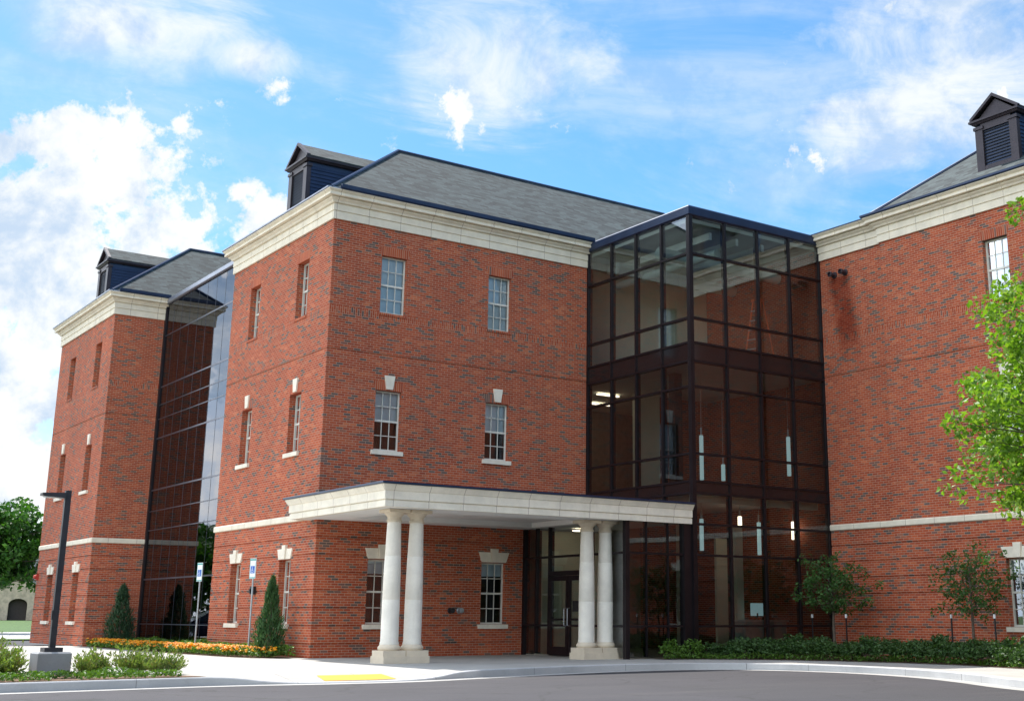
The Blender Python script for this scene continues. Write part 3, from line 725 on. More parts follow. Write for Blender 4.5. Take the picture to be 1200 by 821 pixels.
# far left curtain wall
LH = [LV[k] for k in ('m1','m2','m4','m5','m6','m7','m8')]
lc = curtain('l', .39, [7.95+8.37*k/9 for k in range(10)], .05, 13.02, sorted([11.745, 9.70, 7.69, 5.71, 2.4]), [], glass=GLASSD, vert=.010, capw=.055, vproj=.006, name_mat=MULLB)
m = MB()
for z in (8.999, 8.443, 4.911, 4.2, .8): m.box(.378, .40, 7.95, 16.3, z-.016, z+.016)
part(m, 'joint', MULLB, lc)
part(MB().sweep([(.39,16.36),(.39,7.91)][::-1], [(-.3,13.03),(.06,13.03),(.10,13.06),(.10,13.21),(-.3,13.21)]), 'coping', GREYM)
part(MB().box(.33, .5, 16.22, 16.36, 0, 13.02), 'corner_post', MULL)

# interior
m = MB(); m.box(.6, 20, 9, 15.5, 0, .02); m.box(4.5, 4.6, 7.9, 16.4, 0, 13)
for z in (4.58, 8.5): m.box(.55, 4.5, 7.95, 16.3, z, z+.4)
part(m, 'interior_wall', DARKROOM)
m = MB()
for z0, z1 in ((4.60, 4.88), (8.47, 8.97)): m.box(X0+.12, X1, Y0+.12, 4.5, z0, z1)
part(m, 'floor_slab', FLOORI)
m = MB(); 
for z in (4.585, 8.455): m.box(X0+.13, X1-.01, Y0+.14, 4.4, z, z+.012)
part(m, 'ceiling', CEIL)
part(MB().box(X0+.1, 22, Y0+.12, 4.5, 12.78, 12.9), 'ceiling', CEIL)
# cream back wall, third floor; pier on the second; opening beyond to a corridor
part(MB().box(X0+.02, 15.2, .35, .5, 8.97, 12.78), 'interior_wall', CREAM)
m = MB(); m.box(11.45, 12.35, .15, .5, 4.88, 8.45); m.box(13.3, 13.9, .2, .5, 0, 4.6); part(m, 'interior_wall', CREAM)
part(MB().box(X0+.02, 15, 4.3, 4.5, 0, 8.5), 'interior_wall', simple('brown_interior', (.36, .33, .27), .8))
part(MB().box(12.35, 14.9, .36, .5, 4.88, 8.45), 'interior_wall', BR_IN)
m = MB(); m.quad((14.745,-5.1,0),(14.745,4.3,0),(14.745,4.3,12.78),(14.745,-5.1,12.78)); part(m, 'interior_wall', BR_IN)
part(MB().box(VX+.05, X0+5.5, VY+.1, 4.5, .004, .03), 'interior_floor', FLOORI)
part(MB().box(8.9, X0+.0, .9, 4.5, 0, 12.8), 'interior_wall', CREAM)
part(MB().box(VX+.1, 9.5, -.6, -.5, 0, 3.65), 'interior_wall', CREAM)
m = MB()
for y in (-1.2, -3.4): m.tube([(X0+.3,y,12.2),(X1-.1,y,12.2)], .20, 14)
m.tube([(10.6,-4.9,12.05),(10.6,.2,12.05)], .13, 12)
part(m, 'duct', DUCT, smooth=True)
m = MB()
for x in (10.2, 11.3, 12.4, 13.5): m.box(x, x+.10, -5.0, .3, 12.40, 12.62)
part(m, 'ceiling_beam', CEIL)
m = MB()
for x, y, z in ((10.3,.9,8.38),(9.8,2.3,8.38),(11.2,2.6,8.38),(10.0,3.6,8.38)): m.box(x, x+.9, y, y+.12, z, z+.03)
for x, y in ((7.6,-1.6),): m.box(x, x+.5, y, y+.12, 3.60, 3.63)  # extra unseen strip, added to brighten the lobby interior
part(m, 'ceiling_light', WARM)
m = MB(); m.box(9.4, 14.6, -4.9, -4.8, 4.36, 4.57); part(m, 'ceiling_beam', CREAM)
part(MB().box(12.55, 12.85, -3.3, -3.0, .03, 3.9), 'interior_column', CREAM)
part(MB().box(13.25, 14.3, -1.6, -1.5, .03, 3.6), 'interior_wall', CREAM)
part(MB().box(9.9, 10.2, -3.6, -3.3, 4.9, 8.4), 'interior_column', DARKROOM)

# canopy
KX0, KX1, KY0, KY1 = -.60, 9.12, -5.25, .50
KP = [(-.15,3.68),(.0,3.68),(.0,3.83),(-.02,3.833),(-.02,3.852),(.022,3.86),(.022,4.06),(.05,4.08),(.07,4.12),(.115,4.19),(.12,4.215),(-.15,4.215)]
kp = [(KX1,KY0),(KX0,KY0),(KX0,KY1),(0,KY1)]
can = part(MB().sweep(kp, KP), 'canopy', stone_mat('canopy_stone', (.88, .81, .67), joint=.98))
part(MB().sweep(kp, [(-.15,4.217),(.15,4.217),(.16,4.235),(.16,4.275),(-.15,4.285)]), 'canopy_edge', NAVY, can)
m = MB(); m.box(KX0+.1, KX1, KY0+.1, -.005, 4.20, 4.26); m.box(KX0+.1, -.005, -.0, KY1-.1, 4.20, 4.26); part(m, 'canopy_roof', GREYM, can)
m = MB(); zf = 3.69
m.box(KX0+.15, KX1, KY0+.15, KY0+1.15, zf, zf+.03); m.box(KX0+.15, KX1, -.9, -.005, zf, zf+.03); m.box(KX0+.15, KX0+1.3, KY0+1.15, -.9, zf, zf+.03); m.box(KX1-2.6, KX1, KY0+1.15, -.9, zf, zf+.03)
m.box(KX0+.15, -.005, -.005, KY1-.15, zf, zf+.03)
m.box(KX0+1.28, KX1-2.58, KY0+1.13, -.88, zf+.14, zf+.16)
for a in ((KX0+1.28, KX0+1.3, KY0+1.15, -.9), (KX1-2.6, KX1-2.58, KY0+1.15, -.9), (KX0+1.3, KX1-2.6, KY0+1.13, KY0+1.15), (KX0+1.3, KX1-2.6, -.9, -.88)): m.box(*a, zf+.03, zf+.14)
part(m, 'soffit', SOFFIT, can)
for x, y in ((1.6,-4.75),(3.0,-4.6),(4.4,-4.75),(1.9,-2.6),(3.4,-2.0),(5.0,-2.6),(1.0,-4.1),(5.0,-4.5)):
    zz_ = zf+.14 if KY0+1.2 < y < -1 and KX0+1.4 < x < KX1-2.7 else zf
    part(MB().lathe((x,y,zz_-.012), [(.075,0),(.085,.012),(.085,.02)], 16), 'ceiling_light', WHITE, can)
# columns
def column(x, y):
    m = MB().lathe((x,y,.44), [(.232,0),(.232,.04),(.218,.07),(.217,1.05),(.215,1.053),(.215,1.06),(.217,1.063),(.208,1.7),(.197,2.1),(.195,2.103),(.195,2.11),(.197,2.113),(.178,2.72),(.170,2.93)], 40)
    o = part(m, 'column', STONE_C, smooth=True)
    b = MB().box(x-.36, x+.36 if False else x+.3125, y-.36, y+.36, 0, .17) if False else MB()
    b.box(x-.312, x+.312, y-.345, y+.345, 0, .17); b.box(x-.30, x+.30, y-.30, y+.30, .17, .30)
    b.lathe((x,y,.30), [(.25,0),(.275,.03),(.28,.06),(.27,.09),(.25,.11),(.232,.14)], 32); part(b, 'base', STONE_B, o, True)
    c = MB().lathe((x,y,3.37), [(.170,0),(.192,.01),(.197,.03),(.192,.05),(.172,.06),(.172,.13),(.195,.145),(.232,.19),(.255,.225),(.27,.232)], 32); c.box(x-.285, x+.285, y-.285, y+.285, 3.602, 3.682); part(c, 'capital', STONE_B, o, True)
for x in (.105, .732, 6.03, 6.657): column(x, -4.40)

# small fittings on the walls
for z, lab in ((0, 0),):
    o = MB(); o.box(-.14, 0, 4.08, 4.24, 1.72, 1.95); o.box(-.18, -.02, 4.11, 4.21, 1.76, 1.88); o = o.build('wall_light', BLACK); tag(o, 'small black wall light between two ground floor windows behind the sign post', 'wall light')
al = MB().box(-1.66, -1.57, 23.85, 24.05, 2.5, 2.74).lathe((-1.68, 23.95, 2.55), [(.05,0),(.09,.04),(.09,.12),(.05,.16)], 12).build('fire_alarm', RED); tag(al, 'small red alarm at the far edge of the left brick wing', 'alarm')
for x, lb in ((4.30, 'black fire hose inlet left of its grey capped twin on the wall under the canopy'), (4.60, 'grey capped fire hose inlet right of the black one on the wall under the canopy')):
    r = MB()
    prof = [(.02,0),(.085,0),(.085,-.02),(.06,-.03),(.06,-.12),(.075,-.13),(.075,-.17),(.02,-.18)]
    n = 16; vs = [(x+rr*math.cos(2*math.pi*k/n), d, 1.27+rr*math.sin(2*math.pi*k/n)) for rr, d in prof for k in range(n)]
    r.add(vs, [(i*n+k, i*n+(k+1) % n, (i+1)*n+(k+1) % n, (i+1)*n+k) for i in range(len(prof)-1) for k in range(n)]+[tuple((len(prof)-1)*n+k for k in range(n))])
    tag(r.build('hose_inlet', BLACK if x < 4.5 else STEEL, None, True), lb, 'hose inlet', 'hose inlets on the wall under the canopy')
for y, lb in ((-5.90, 'round metal vent pipe nearer the glass box, high on the right brick wall'), (-6.36, 'round metal vent pipe farther from the glass box, high on the right brick wall')):
    v = MB(); n = 16; prof = [(.11,14.765),(.11,14.73),(.07,14.72),(.07,14.58),(.09,14.57),(.09,14.51),(.07,14.50),(.065,14.56)]
    vs = [(xx, y+rr*math.cos(2*math.pi*k/n), 11.80+rr*math.sin(2*math.pi*k/n)) for rr, xx in prof for k in range(n)]
    v.add(vs, [(i*n+k, i*n+(k+1) % n, (i+1)*n+(k+1) % n, (i+1)*n+k) for i in range(len(prof)-1) for k in range(n)]+[tuple((len(prof)-1)*n+k for k in range(n))])
    tag(v.build('vent_pipe', PURP, None, True), lb, 'vent', 'vent pipes high on the right wall')

# pendant lamps inside the glass corner
pend = [(11.47,-3,6.9,5.26,0,12.7,'long pale pendant tube in the second floor glass, beside the corner post'),(12.37,-3,6.05,5.29,0,8.4,'short pale pendant tube in the second floor glass, second from the corner post'),
        (16.0-1.6,-3.9,7.0,5.5,0,8.4,'long pale pendant tube in the second floor glass, beside the right brick wall'),(13.03,-3,4.45,3.48,1,4.58,'warm lit pendant tube in the ground floor glass, left of the pale one'),
        (13.85,-3,4.30,3.03,0,4.58,'long pale pendant tube in the ground floor glass, right of the warm lit one'),(11.42,-3,4.3,3.09,0,4.58,'thin pale pendant tube in the ground floor glass, beside the corner post'),
        (14.5,-3.9,4.3,3.5,1,4.58,'thin warm pendant tube at the right end of the ground floor glass')]
for x, y, zt, zb_, lit, zc, lb in pend:
    if zc > 8.4: zc = 8.44
    r = empty('pendant_lamp', (x, y, zb_)); tag(r, lb, 'pendant lamp', 'pendant tubes inside the glass corner')
    MB().lathe((0,0,0), [(.05,0),(.065,.01),(.065,zt-zb_-.25),(.05,zt-zb_-.24)], 14).build('tube', WARM if lit else TEAL, r, True)
    MB().lathe((0,0,zt-zb_-.24), [(.03,0),(.03,.24),(.006,.26),(.006,zc-zb_-(zt-zb_-.24))], 8).build('cord', STEEL, r)
# ladder
r = empty('step_ladder', (13.9, -3.2, 8.98), R(10)); tag(r, 'orange step ladder standing open inside the third floor glass', 'ladder')
m = MB()
for s in (-1, 1):
    m.tube([(-.48*1, s*.30-.0, 0), (-.06, s*.16, 2.35)], .035, 6); m.tube([(.55, s*.30, 0), (.06, s*.16, 2.35)], .03, 6)
m.build('rail', ORANGE, r)
m = MB()
for k in range(1, 7):
    f = k/7; m.box(-.48+.42*f-.05, -.48+.42*f+.05, -.28+.12*f, .28-.12*f, 2.35*f-.015, 2.35*f+.015)
m.build('step', STEEL, r); MB().box(-.14, .14, -.18, .18, 2.34, 2.42).build('top_cap', ORANGE, r)
# reception counter and screen seen through the ground floor glass
r = empty('reception_counter', (13.2, -3.6, 0)); tag(r, 'pale reception counter behind the ground floor glass', 'counter')
MB().box(-.85, .85, -.3, .3, 0.03, .98).build('body', simple('counter_paint', (.42, .55, .56), .5), r); MB().box(-.9, .9, -.36, .36, .98, 1.03).build('counter_top', WHITE, r)
r = empty('computer_screen', (13.1, -3.6, 1.03)); tag(r, 'pale computer screen on the reception counter', 'screen')
MB().box(-.25, .25, -.02, .02, .12, .50).build('panel', emit_mat('screen', (.35, .55, .62), .25), r); MB().box(-.03, .03, -.03, .03, .01, .2).box(-.12, .12, -.08, .08, 0, .02).build('stand', BLACK, r)

# ------------------------------------------------------------------ street furniture
r = empty('street_lamp', (-8.16, -6.3, 0)); tag(r, 'dark bronze square lamp post with flat lamp head on a concrete pedestal', 'street lamp')
m = MB(); m.add([(-.31,-.31,0),(.31,-.31,0),(.31,.31,0),(-.31,.31,0),(-.31,-.31,.39),(.31,-.31,.39),(.31,.31,.39),(-.31,.31,.39),(-.28,-.28,.42),(.28,-.28,.42),(.28,.28,.42),(-.28,.28,.42)],
    [(0,1,5,4),(1,2,6,5),(2,3,7,6),(3,0,4,7),(4,5,9,8),(5,6,10,9),(6,7,11,10),(7,4,8,11),(8,9,10,11)]); m.build('pedestal', PED, r)
MB().box(-.17,.17,-.17,.17,.42,.50).build('base_cover', LAMPM, r)
MB().box(-.055,.055,-.055,.055,.50,3.52).build('pole', LAMPM, r)
MB().box(-.07,-.055,-.04,.04,1.02,1.2).build('hand_hole', BLACK, r)
h = MB(); h.add([(-.50,-.11,3.40),(-.07,-.14,3.36),(-.07,.14,3.36),(-.50,.11,3.40),(-.50,-.11,3.45),(-.07,-.14,3.47),(-.07,.14,3.47),(-.50,.11,3.45)], [(0,3,2,1),(4,5,6,7),(0,1,5,4),(1,2,6,5),(2,3,7,6),(3,0,4,7)])
h = h.build('lamp_head', LAMPM, r); MB().box(-.45,-.16,-.08,.08,3.365,3.385).build('lens', WHITE, h)

def parking_sign(x, y, label):
    r = empty('parking_sign', (x, y, 0), R(-78)); tag(r, label, 'sign', 'accessible parking signs in the flower bed')
    MB().tube([(0,.03,0),(0,.03,2.68)], .025, 8).build('post', STEEL, r, True)
    p = MB().box(-.15,.15,-.006,.004,2.12,2.68).build('panel', WHITE, r)
    b = MB().box(-.148,.148,-.009,-.006,2.62,2.665).box(-.148,.148,-.009,-.006,2.13,2.16).box(-.145,-.135,-.009,-.006,2.16,2.62).box(.135,.145,-.009,-.006,2.16,2.62).build('border', GREENS, p)
    MB().box(-.10,.10,-.010,-.0065,2.27,2.47).build('blue_square', BLUE, p)
    k = MB(); n = 16
    for j in range(11):
        a0 = math.pi*(1.0+j/10*1.15)-math.pi*.35; a1 = a0+math.pi*.115
        k.quad(*[(-.012+rr*math.cos(a), -.0125, 2.335+rr*math.sin(a)) for rr, a in ((.038,a0),(.050,a0),(.050,a1),(.038,a1))])
    k.box(-.018,-.006,-.014,-.011,2.345,2.425); k.box(-.012,.032,-.014,-.011,2.345,2.357); k.add([(.026,-.0125,2.357),(.036,-.0125,2.352),(.060,-.0125,2.298),(.050,-.0125,2.294)], [(0,1,2,3)]); k.box(-.012,.022,-.014,-.011,2.385,2.395)
    k.lathe((-.012,-.0125,2.438), [(.012,-.004),(.012,.012)], 10)
    k.build('wheelchair_symbol', WHITE, p)
parking_sign(-1.0, 6.2, 'accessible parking sign farther from the entrance, in front of the tall dark curtain wall')
parking_sign(-.9, 2.15, 'accessible parking sign beside the narrow evergreen at the brick corner')

# parked car seen only as a reflection in the far curtain wall
def car(x, y, rz):
    r = empty('parked_car', (x, y, -.10), rz); tag(r, 'dark blue parked car seen as a reflection in the far glass wall', 'car')
    paint = simple('car_paint', (.012, .018, .05), .2, .3, .05, 2)
    sec = [(-2.25,.45,.62),(-2.2,.30,.78),(-1.7,.26,.92),(-1.3,.26,.95),(1.3,.26,.95),(1.9,.26,.90),(2.2,.30,.78),(2.28,.45,.60)]
    vs = []; fs = []
    for sx, zb_, zt in sec:
        wd = .88-.08*abs(sx)/2.2
        vs += [(sx,-wd*.9,zb_),(sx,-wd,zb_+.15),(sx,-wd*.97,zt-.08),(sx,-wd*.85,zt),(sx,wd*.85,zt),(sx,wd*.97,zt-.08),(sx,wd,zb_+.15),(sx,wd*.9,zb_)]
    for i in range(len(sec)-1):
        for k in range(8): fs.append((i*8+k, i*8+(k+1) % 8, (i+1)*8+(k+1) % 8, (i+1)*8+k))
    fs += [tuple(range(8)), tuple((len(sec)-1)*8+k for k in range(8))]
    MB().add(vs, fs).build('body', paint, r, True)
    c = MB(); a = [(-1.65,.93,.80),(-.95,1.38,.64),(.35,1.42,.64),(1.25,.93,.80)]
    vs = [(sx, s*wd, z) for sx, z, wd in a for s in (-1, 1)]
    c.add(vs, [(0,1,3,2),(2,3,5,4),(4,5,7,6),(0,2,4,6),(1,7,5,3)]); c.build('cabin', simple('car_glass', (.01,.012,.014), .08), r)
    MB().box(-.93,.33,-.62,.62,1.40,1.44).build('car_roof', paint, r)
    for sx in (-1.35, 1.35):
        for s in (-1, 1):
            wv = MB(); n = 20
            vs = [(sx+rr*math.cos(2*math.pi*k/n), s*dd, .32+rr*math.sin(2*math.pi*k/n)) for rr, dd in ((.32,.70),(.32,.88),(.22,.90)) for k in range(n)]
            wv.add(vs, [(i*n+k, i*n+(k+1) % n, (i+1)*n+(k+1) % n, (i+1)*n+k) for i in range(2) for k in range(n)]+[tuple(2*n+k for k in range(n)), tuple(range(n))])
            t_ = wv.build('wheel', BLACK, r, True)
            rm = MB(); vs = [(sx+rr*math.cos(2*math.pi*k/n), s*dd, .32+rr*math.sin(2*math.pi*k/n)) for rr, dd in ((.20,.895),(.17,.912)) for k in range(n)]
            rm.add(vs, [(k, (k+1) % n, n+(k+1) % n, n+k) for k in range(n)]+[tuple(n+k for k in range(n))]); rm.build('rim', STEEL, t_, True)
car(-6.6, 27.5, R(8))

# ------------------------------------------------------------------ vegetation
def leaves(m, c, n, rad, size, rng, flat=1.0, up=0.3, elong=1.6):
    for _ in range(n):
        while True:
            d = Vector((rng.uniform(-1,1), rng.uniform(-1,1), rng.uniform(-1,1)))
            if d.length <= 1: break
        p = Vector(c)+Vector((d.x*rad, d.y*rad, d.z*rad*flat))
        leaf(m, p, size*rng.uniform(.65,1.25), rng, up, elong)
def leaf(m, p, s, rng, up=.3, elong=1.6):
    ax = Vector((rng.gauss(0,1), rng.gauss(0,1), rng.gauss(0,1)*.8-.2)).normalized()
    nr = Vector((rng.gauss(0,1), rng.gauss(0,1), rng.gauss(0,1)+up*3)); nr = (nr-ax*nr.dot(ax)).normalized(); sd_ = ax.cross(nr)
    L_ = s; W_ = s/elong/1.0
    a = p-ax*L_*.5; b = p+sd_*W_*.5+nr*W_*.12; c = p+ax*L_*.5; d = p-sd_*W_*.5+nr*W_*.12
    m.v += [tuple(a), tuple(b), tuple(c), tuple(d)]; o = len(m.v)-4; m.f += [(o,o+1,o+2), (o,o+2,o+3)]
def tree(name, loc, H, cz, rx, rz, trunk_r, nl, per, lsize, clump, seed, lmat, label, cat='tree', group=None, lean=(0,0), split=.35, bias=None, tm=BARK):
    rng = random.Random(seed); r = empty(name, loc); tag(r, label, cat, group)
    w_ = MB(); top = Vector((lean[0]*H, lean[1]*H, H*.86)); base_h = H*split
    pts = [Vector((0,0,-.05)), Vector((lean[0]*H*.3+rng.uniform(-.03,.03), lean[1]*H*.3, base_h*.5)), Vector((lean[0]*H*.5, lean[1]*H*.5, base_h)), Vector((lean[0]*H*.8+rng.uniform(-.1,.1)*rx*.3, lean[1]*H*.8, H*.62)), top]
    w_.tube(pts, [trunk_r*1.25, trunk_r, trunk_r*.85, trunk_r*.5, trunk_r*.12], 8)
    c = MB()
    for i in range(nl):
        # target on an uneven shell around the crown centre
        th = 2*math.pi*(i*.618+rng.uniform(-.06,.06)); cz_ = 1-2*(i+.5)/nl; cz_ = cz_*.96
        rr = math.sqrt(1-cz_*cz_); k = rng.uniform(.62,1.08)*(1+.18*math.sin(3*th+seed)+.12*math.sin(5*cz_+seed*2))
        tgt = Vector((lean[0]*H*.6+math.cos(th)*rr*rx*k, lean[1]*H*.6+math.sin(th)*rr*rx*k, cz+cz_*rz*k))
        f = min(.96, max(.0, (tgt.z-base_h*.9)/(H-base_h)*.75)); st = pts[2].lerp(top, f)
        mid = st.lerp(tgt, .5)+Vector((rng.uniform(-1,1), rng.uniform(-1,1), rng.uniform(.0,1)))*rx*.12
        br = trunk_r*.30*(1-f*.6)
        w_.tube([st, mid, tgt], [br, br*.55, br*.15], 5, False)
        for j in range(3):
            t = (.45, .75, 1.0)[j]; q = st.lerp(mid, t*2) if t < .5 else mid.lerp(tgt, t*2-1)
            q = q+Vector((rng.gauss(0,1), rng.gauss(0,1), rng.gauss(0,.7)))*clump*(.5 if j < 2 else .15)
            tw = q+Vector((rng.gauss(0,1), rng.gauss(0,1), rng.gauss(0,1)))*clump*.4
            w_.tube([mid if t < 1 else tgt, q, tw], [br*.25, br*.18, br*.08], 4, False)
            leaves(c, q, int(per*rng.uniform(.55,1.3)*(.75 if j == 0 else 1)), clump*rng.uniform(.7,1.15), lsize, rng, .75)
    w_.build('trunk', tm, r, True); c.build('crown', lmat, r)
    return r
# bright tree at the right edge
tree('shade_tree', (7.1, -20.5, 0), 8.6, 5.05, 3.2, 3.3, .15, 350, 100, .13, .46, 11, LEAF_R, 'sunlit bright green tree reaching into the right edge in front of the brick wing', split=.22)
# two young trees tied between stakes at the right wing
tree('young_tree', (13.2, -6.7, 0), 3.15, 2.05, 1.15, .85, .045, 46, 26, .10, .21, 5, LEAF_S, 'young thin tree in the bed where the glass corner meets the brick wing', group='young staked trees in the right bed', split=.30)
tree('young_tree', (13.2, -11.6, 0), 3.05, 2.05, 1.05, .90, .040, 48, 22, .09, .20, 9, LEAF_S, 'young thin tree in the bed before the plain brick wall, next to the bright tree', group='young staked trees in the right bed', split=.32)
stakes = [(13.0,-6.05,'black tree stake left of the young tree by the glass corner'),(13.0,-7.38,'black tree stake right of the young tree by the glass corner'),(13.0,-11.08,'black tree stake left of the young tree before the plain brick wall'),(13.0,-12.44,'black tree stake right of the young tree before the plain brick wall')]
for x, y, lb in stakes:
    r = empty('tree_stake', (x, y, 0)); tag(r, lb, 'stake', 'stakes beside the young trees')
    MB().box(-.016,.016,-.016,.016,0,1.12).build('post', BLACK, r); MB().box(-.022,.022,-.022,.022,1.10,1.20).build('cap', WHITE, r)

def conifer(loc, H, rad, seed, lmat, label):
    rng = random.Random(seed); r = empty('conical_evergreen', loc); tag(r, label, 'evergreen shrub', 'conical evergreens along the brick walls')
    MB().tube([(0,0,0),(0,0,H*.9)], [.05,.01], 6).build('trunk', BARK, r, True)
    m = MB(); n = 5200
    for _ in range(n):
        t = rng.random()**1.35; z = .06+t*H*.97; prof = (1-t)**.72*min(1, t*7+.55)
        th = rng.uniform(0, 2*math.pi); k = rng.uniform(.5,1.0)*(1+.20*math.sin(2*th+z*6+seed)+.16*math.sin(7*th-z*11)+.10*math.sin(z*23+3*th))
        rr = rad*prof*k; p = Vector((math.cos(th)*rr, math.sin(th)*rr, z))
        ax = Vector((math.cos(th)*.35+rng.gauss(0,.2), math.sin(th)*.35+rng.gauss(0,.2), 1)).normalized(); s_ = rng.uniform(.06,.15); sd_ = ax.cross(Vector((rng.gauss(0,1), rng.gauss(0,1), rng.gauss(0,1)))).normalized()*s_*.16
        o = len(m.v); m.v += [tuple(p-sd_), tuple(p+sd_), tuple(p+ax*s_)]; m.f.append((o,o+1,o+2))
    m.build('foliage', lmat, r)
conifer((-.62, 15.2, 0), 2.15, .62, 3, LEAF_C, 'broad dark green conical evergreen beside the left brick wing')
conifer((-.62, 1.32, 0), 2.12, .44, 4, LEAF_CB, 'narrow green conical evergreen at the brick corner beside a sign')

def shrub_mesh(seed, rad, h, lmat, n=420, ls=.075, spiky=False):
    rng = random.Random(seed); m = MB()
    if spiky:
        for _ in range(190):
            th = rng.uniform(0, 2*math.pi); q = rng.random()**.6; vv_ = 1+.22*math.sin(2*th+seed)+.16*math.sin(5*th+seed*3); tip = Vector((math.cos(th)*rad*q*1.2*vv_, math.sin(th)*rad*q*1.2*vv_, h*rng.uniform(.45,1.22)*(1-.5*q*q)*vv_)); b = Vector((math.cos(th)*rad*q*.35, math.sin(th)*rad*q*.35, 0))
            for j in range(14):
                t = rng.uniform(.25,1.0); p = b.lerp(tip, t)+Vector((rng.gauss(0,.02), rng.gauss(0,.02), 0)); d = (tip-b).normalized()*.5+Vector((rng.gauss(0,.5), rng.gauss(0,.5), .5)); d.normalize(); s_ = ls*rng.uniform(.6,1.2); sd_ = d.cross(Vector((rng.gauss(0,1), rng.gauss(0,1), rng.gauss(0,1)))).normalized()*s_*.17
                o = len(m.v); m.v += [tuple(p-sd_), tuple(p+d*s_*.5+sd_), tuple(p+d*s_)]; m.f.append((o,o+1,o+2))
    else:
        for _ in range(n):
            th = rng.uniform(0, 2*math.pi); c_ = rng.uniform(-.15,1); rr = math.sqrt(max(0,1-c_*c_)); k = rng.uniform(.6,1.05)*(1+.15*math.sin(3*th+seed)+.1*math.sin(4*c_*3+seed))
            leaf(m, Vector((math.cos(th)*rr*rad*k, math.sin(th)*rr*rad*k, h*.42+c_*h*.58*k)), ls*rng.uniform(.6,1.3), rng, .4, 1.7)
    st = MB()
    for k in range(6):
        th = rng.uniform(0, 6.28); st.tube([(0,0,-.02),(math.cos(th)*rad*.5, math.sin(th)*rad*.5, h*.6)], [.012,.005], 4, False)
    return m, st
def seg_pts(path, step):
    out = []; acc = 0; nxt = 0
    for a, b in zip(path[:-1], path[1:]):
        L_ = math.dist(a, b)
        while nxt <= acc+L_:
            t = (nxt-acc)/L_; out.append((a[0]+(b[0]-a[0])*t, a[1]+(b[1]-a[1])*t)); nxt += step
        acc += L_
    return out
bed = [(7.6,-5.25),(7.6,-5.75),(8.6,-6.05),(9.8,-7.3),(10.7,-9.2),(11.15,-11.2),(11.1,-13),(10.5,-15),(9.6,-17),(9.0,-20),(14.6,-20),(14.7,-7.9),(14.7,-5.3)]
tag(MB().poly(bed, .012).build('planting_bed', MULCH), kind='structure')
protos = []
for k in range(4):
    m, st = shrub_mesh(20+k, .42, .60, LEAF_H, 620, .095)
    r = empty('boxwood_shrub', (0,0,0)); m.build('foliage', LEAF_H, r); st.build('stem', BARK, r); protos.append(r)
rng = random.Random(7)
hp = seg_pts([(9.25,-5.75),(10.2,-7.0),(11.05,-8.8),(11.5,-10.8),(11.55,-12.8),(11.1,-14.8),(10.3,-16.8)], .56)
hp2 = seg_pts([(10.3,-5.8),(11.1,-7.2),(11.9,-9.0),(12.3,-11.0),(12.3,-13.0),(11.9,-15.0),(11.2,-16.8)], .64)
hp3 = seg_pts([(11.6,-5.8),(12.4,-7.6),(13.2,-9.6),(13.4,-12),(13.2,-14.5),(12.6,-17)], .72)
used = [False]*4
def put_shrub(x, y, s, label, sz=1.0):
    k = rng.randrange(4); o = protos[k] if not used[k] else copy_tree(protos[k]); used[k] = True
    o.location = (x, y, .0); o.rotation_euler.z = rng.uniform(0, 6.28); o.scale = (s, s, s*sz*rng.uniform(.72,1.0)); tag(o, label, 'shrub', 'low green shrubs in the bed at the right')
for x, y in hp: put_shrub(x+rng.uniform(-.07,.07), y+rng.uniform(-.07,.07), rng.uniform(.82,1.05), 'low dark green shrub in the front row of the bed beside the drive')
for x, y in hp2: put_shrub(x+rng.uniform(-.1,.1), y+rng.uniform(-.1,.1), rng.uniform(.9,1.1), 'low dark green shrub in the middle row of the bed beside the drive')
for x, y in hp3: put_shrub(x+rng.uniform(-.1,.1), y+rng.uniform(-.1,.1), rng.uniform(.9,1.1), 'low dark green shrub in the back row of the bed beside the brick wall')
m, st = shrub_mesh(41, .30, .48, None, 420, .085); r = empty('boxwood_shrub', (8.0,-5.55,0)); m.build('foliage', LEAF_G, r); st.build('stem', BARK, r); tag(r, 'small light green shrub nearest the columns, before the lobby glass', 'shrub')
m, st = shrub_mesh(42, .34, .50, None, 460, .085); r = empty('boxwood_shrub', (8.62,-5.75,0)); m.build('foliage', LEAF_G, r); st.build('stem', BARK, r); tag(r, 'light green shrub at the dark corner post of the glass box', 'shrub')

def inpoly(x, y, P):
    c = False; j = len(P)-1
    for i in range(len(P)):
        if (P[i][1] > y) != (P[j][1] > y) and x < (P[j][0]-P[i][0])*(y-P[i][1])/(P[j][1]-P[i][1])+P[i][0]: c = not c
        j = i
    return c
def cover(name, P, n, h, ls, lmat, label, cat, seed, clump=True, elong=1.8):
    rng = random.Random(seed); m = MB(); xs = [p[0] for p in P]; ys = [p[1] for p in P]; k = 0
    while k < n:
        x = rng.uniform(min(xs), max(xs)); y = rng.uniform(min(ys), max(ys))
        if not inpoly(x, y, P): continue
        f = mnoise.noise(Vector((x*1.7, y*1.7, seed)))
        if clump and f < -.15: k += .2; continue
        leaf(m, Vector((x, y, rng.uniform(.2,1)*h*(1+.6*f))), ls*rng.uniform(.6,1.3), rng, .4, elong); k += 1
    o = m.build(name, lmat); tag(o, label, cat, kind='stuff'); return o
cover('ground_cover', [(7.7,-5.5),(7.65,-5.95),(8.6,-6.2),(9.9,-7.35),(10.8,-9.2),(11.25,-11.2),(11.2,-13),(10.6,-15),(9.7,-17),(10.4,-17),(11.3,-14.8),(11.7,-12.8),(11.7,-10.8),(11.1,-8.6),(10.2,-6.8),(9.2,-5.6)], 5200, .16, .075, LEAF_G, 'low green ground cover along the edge of the right bed', 'ground cover', 3, False)
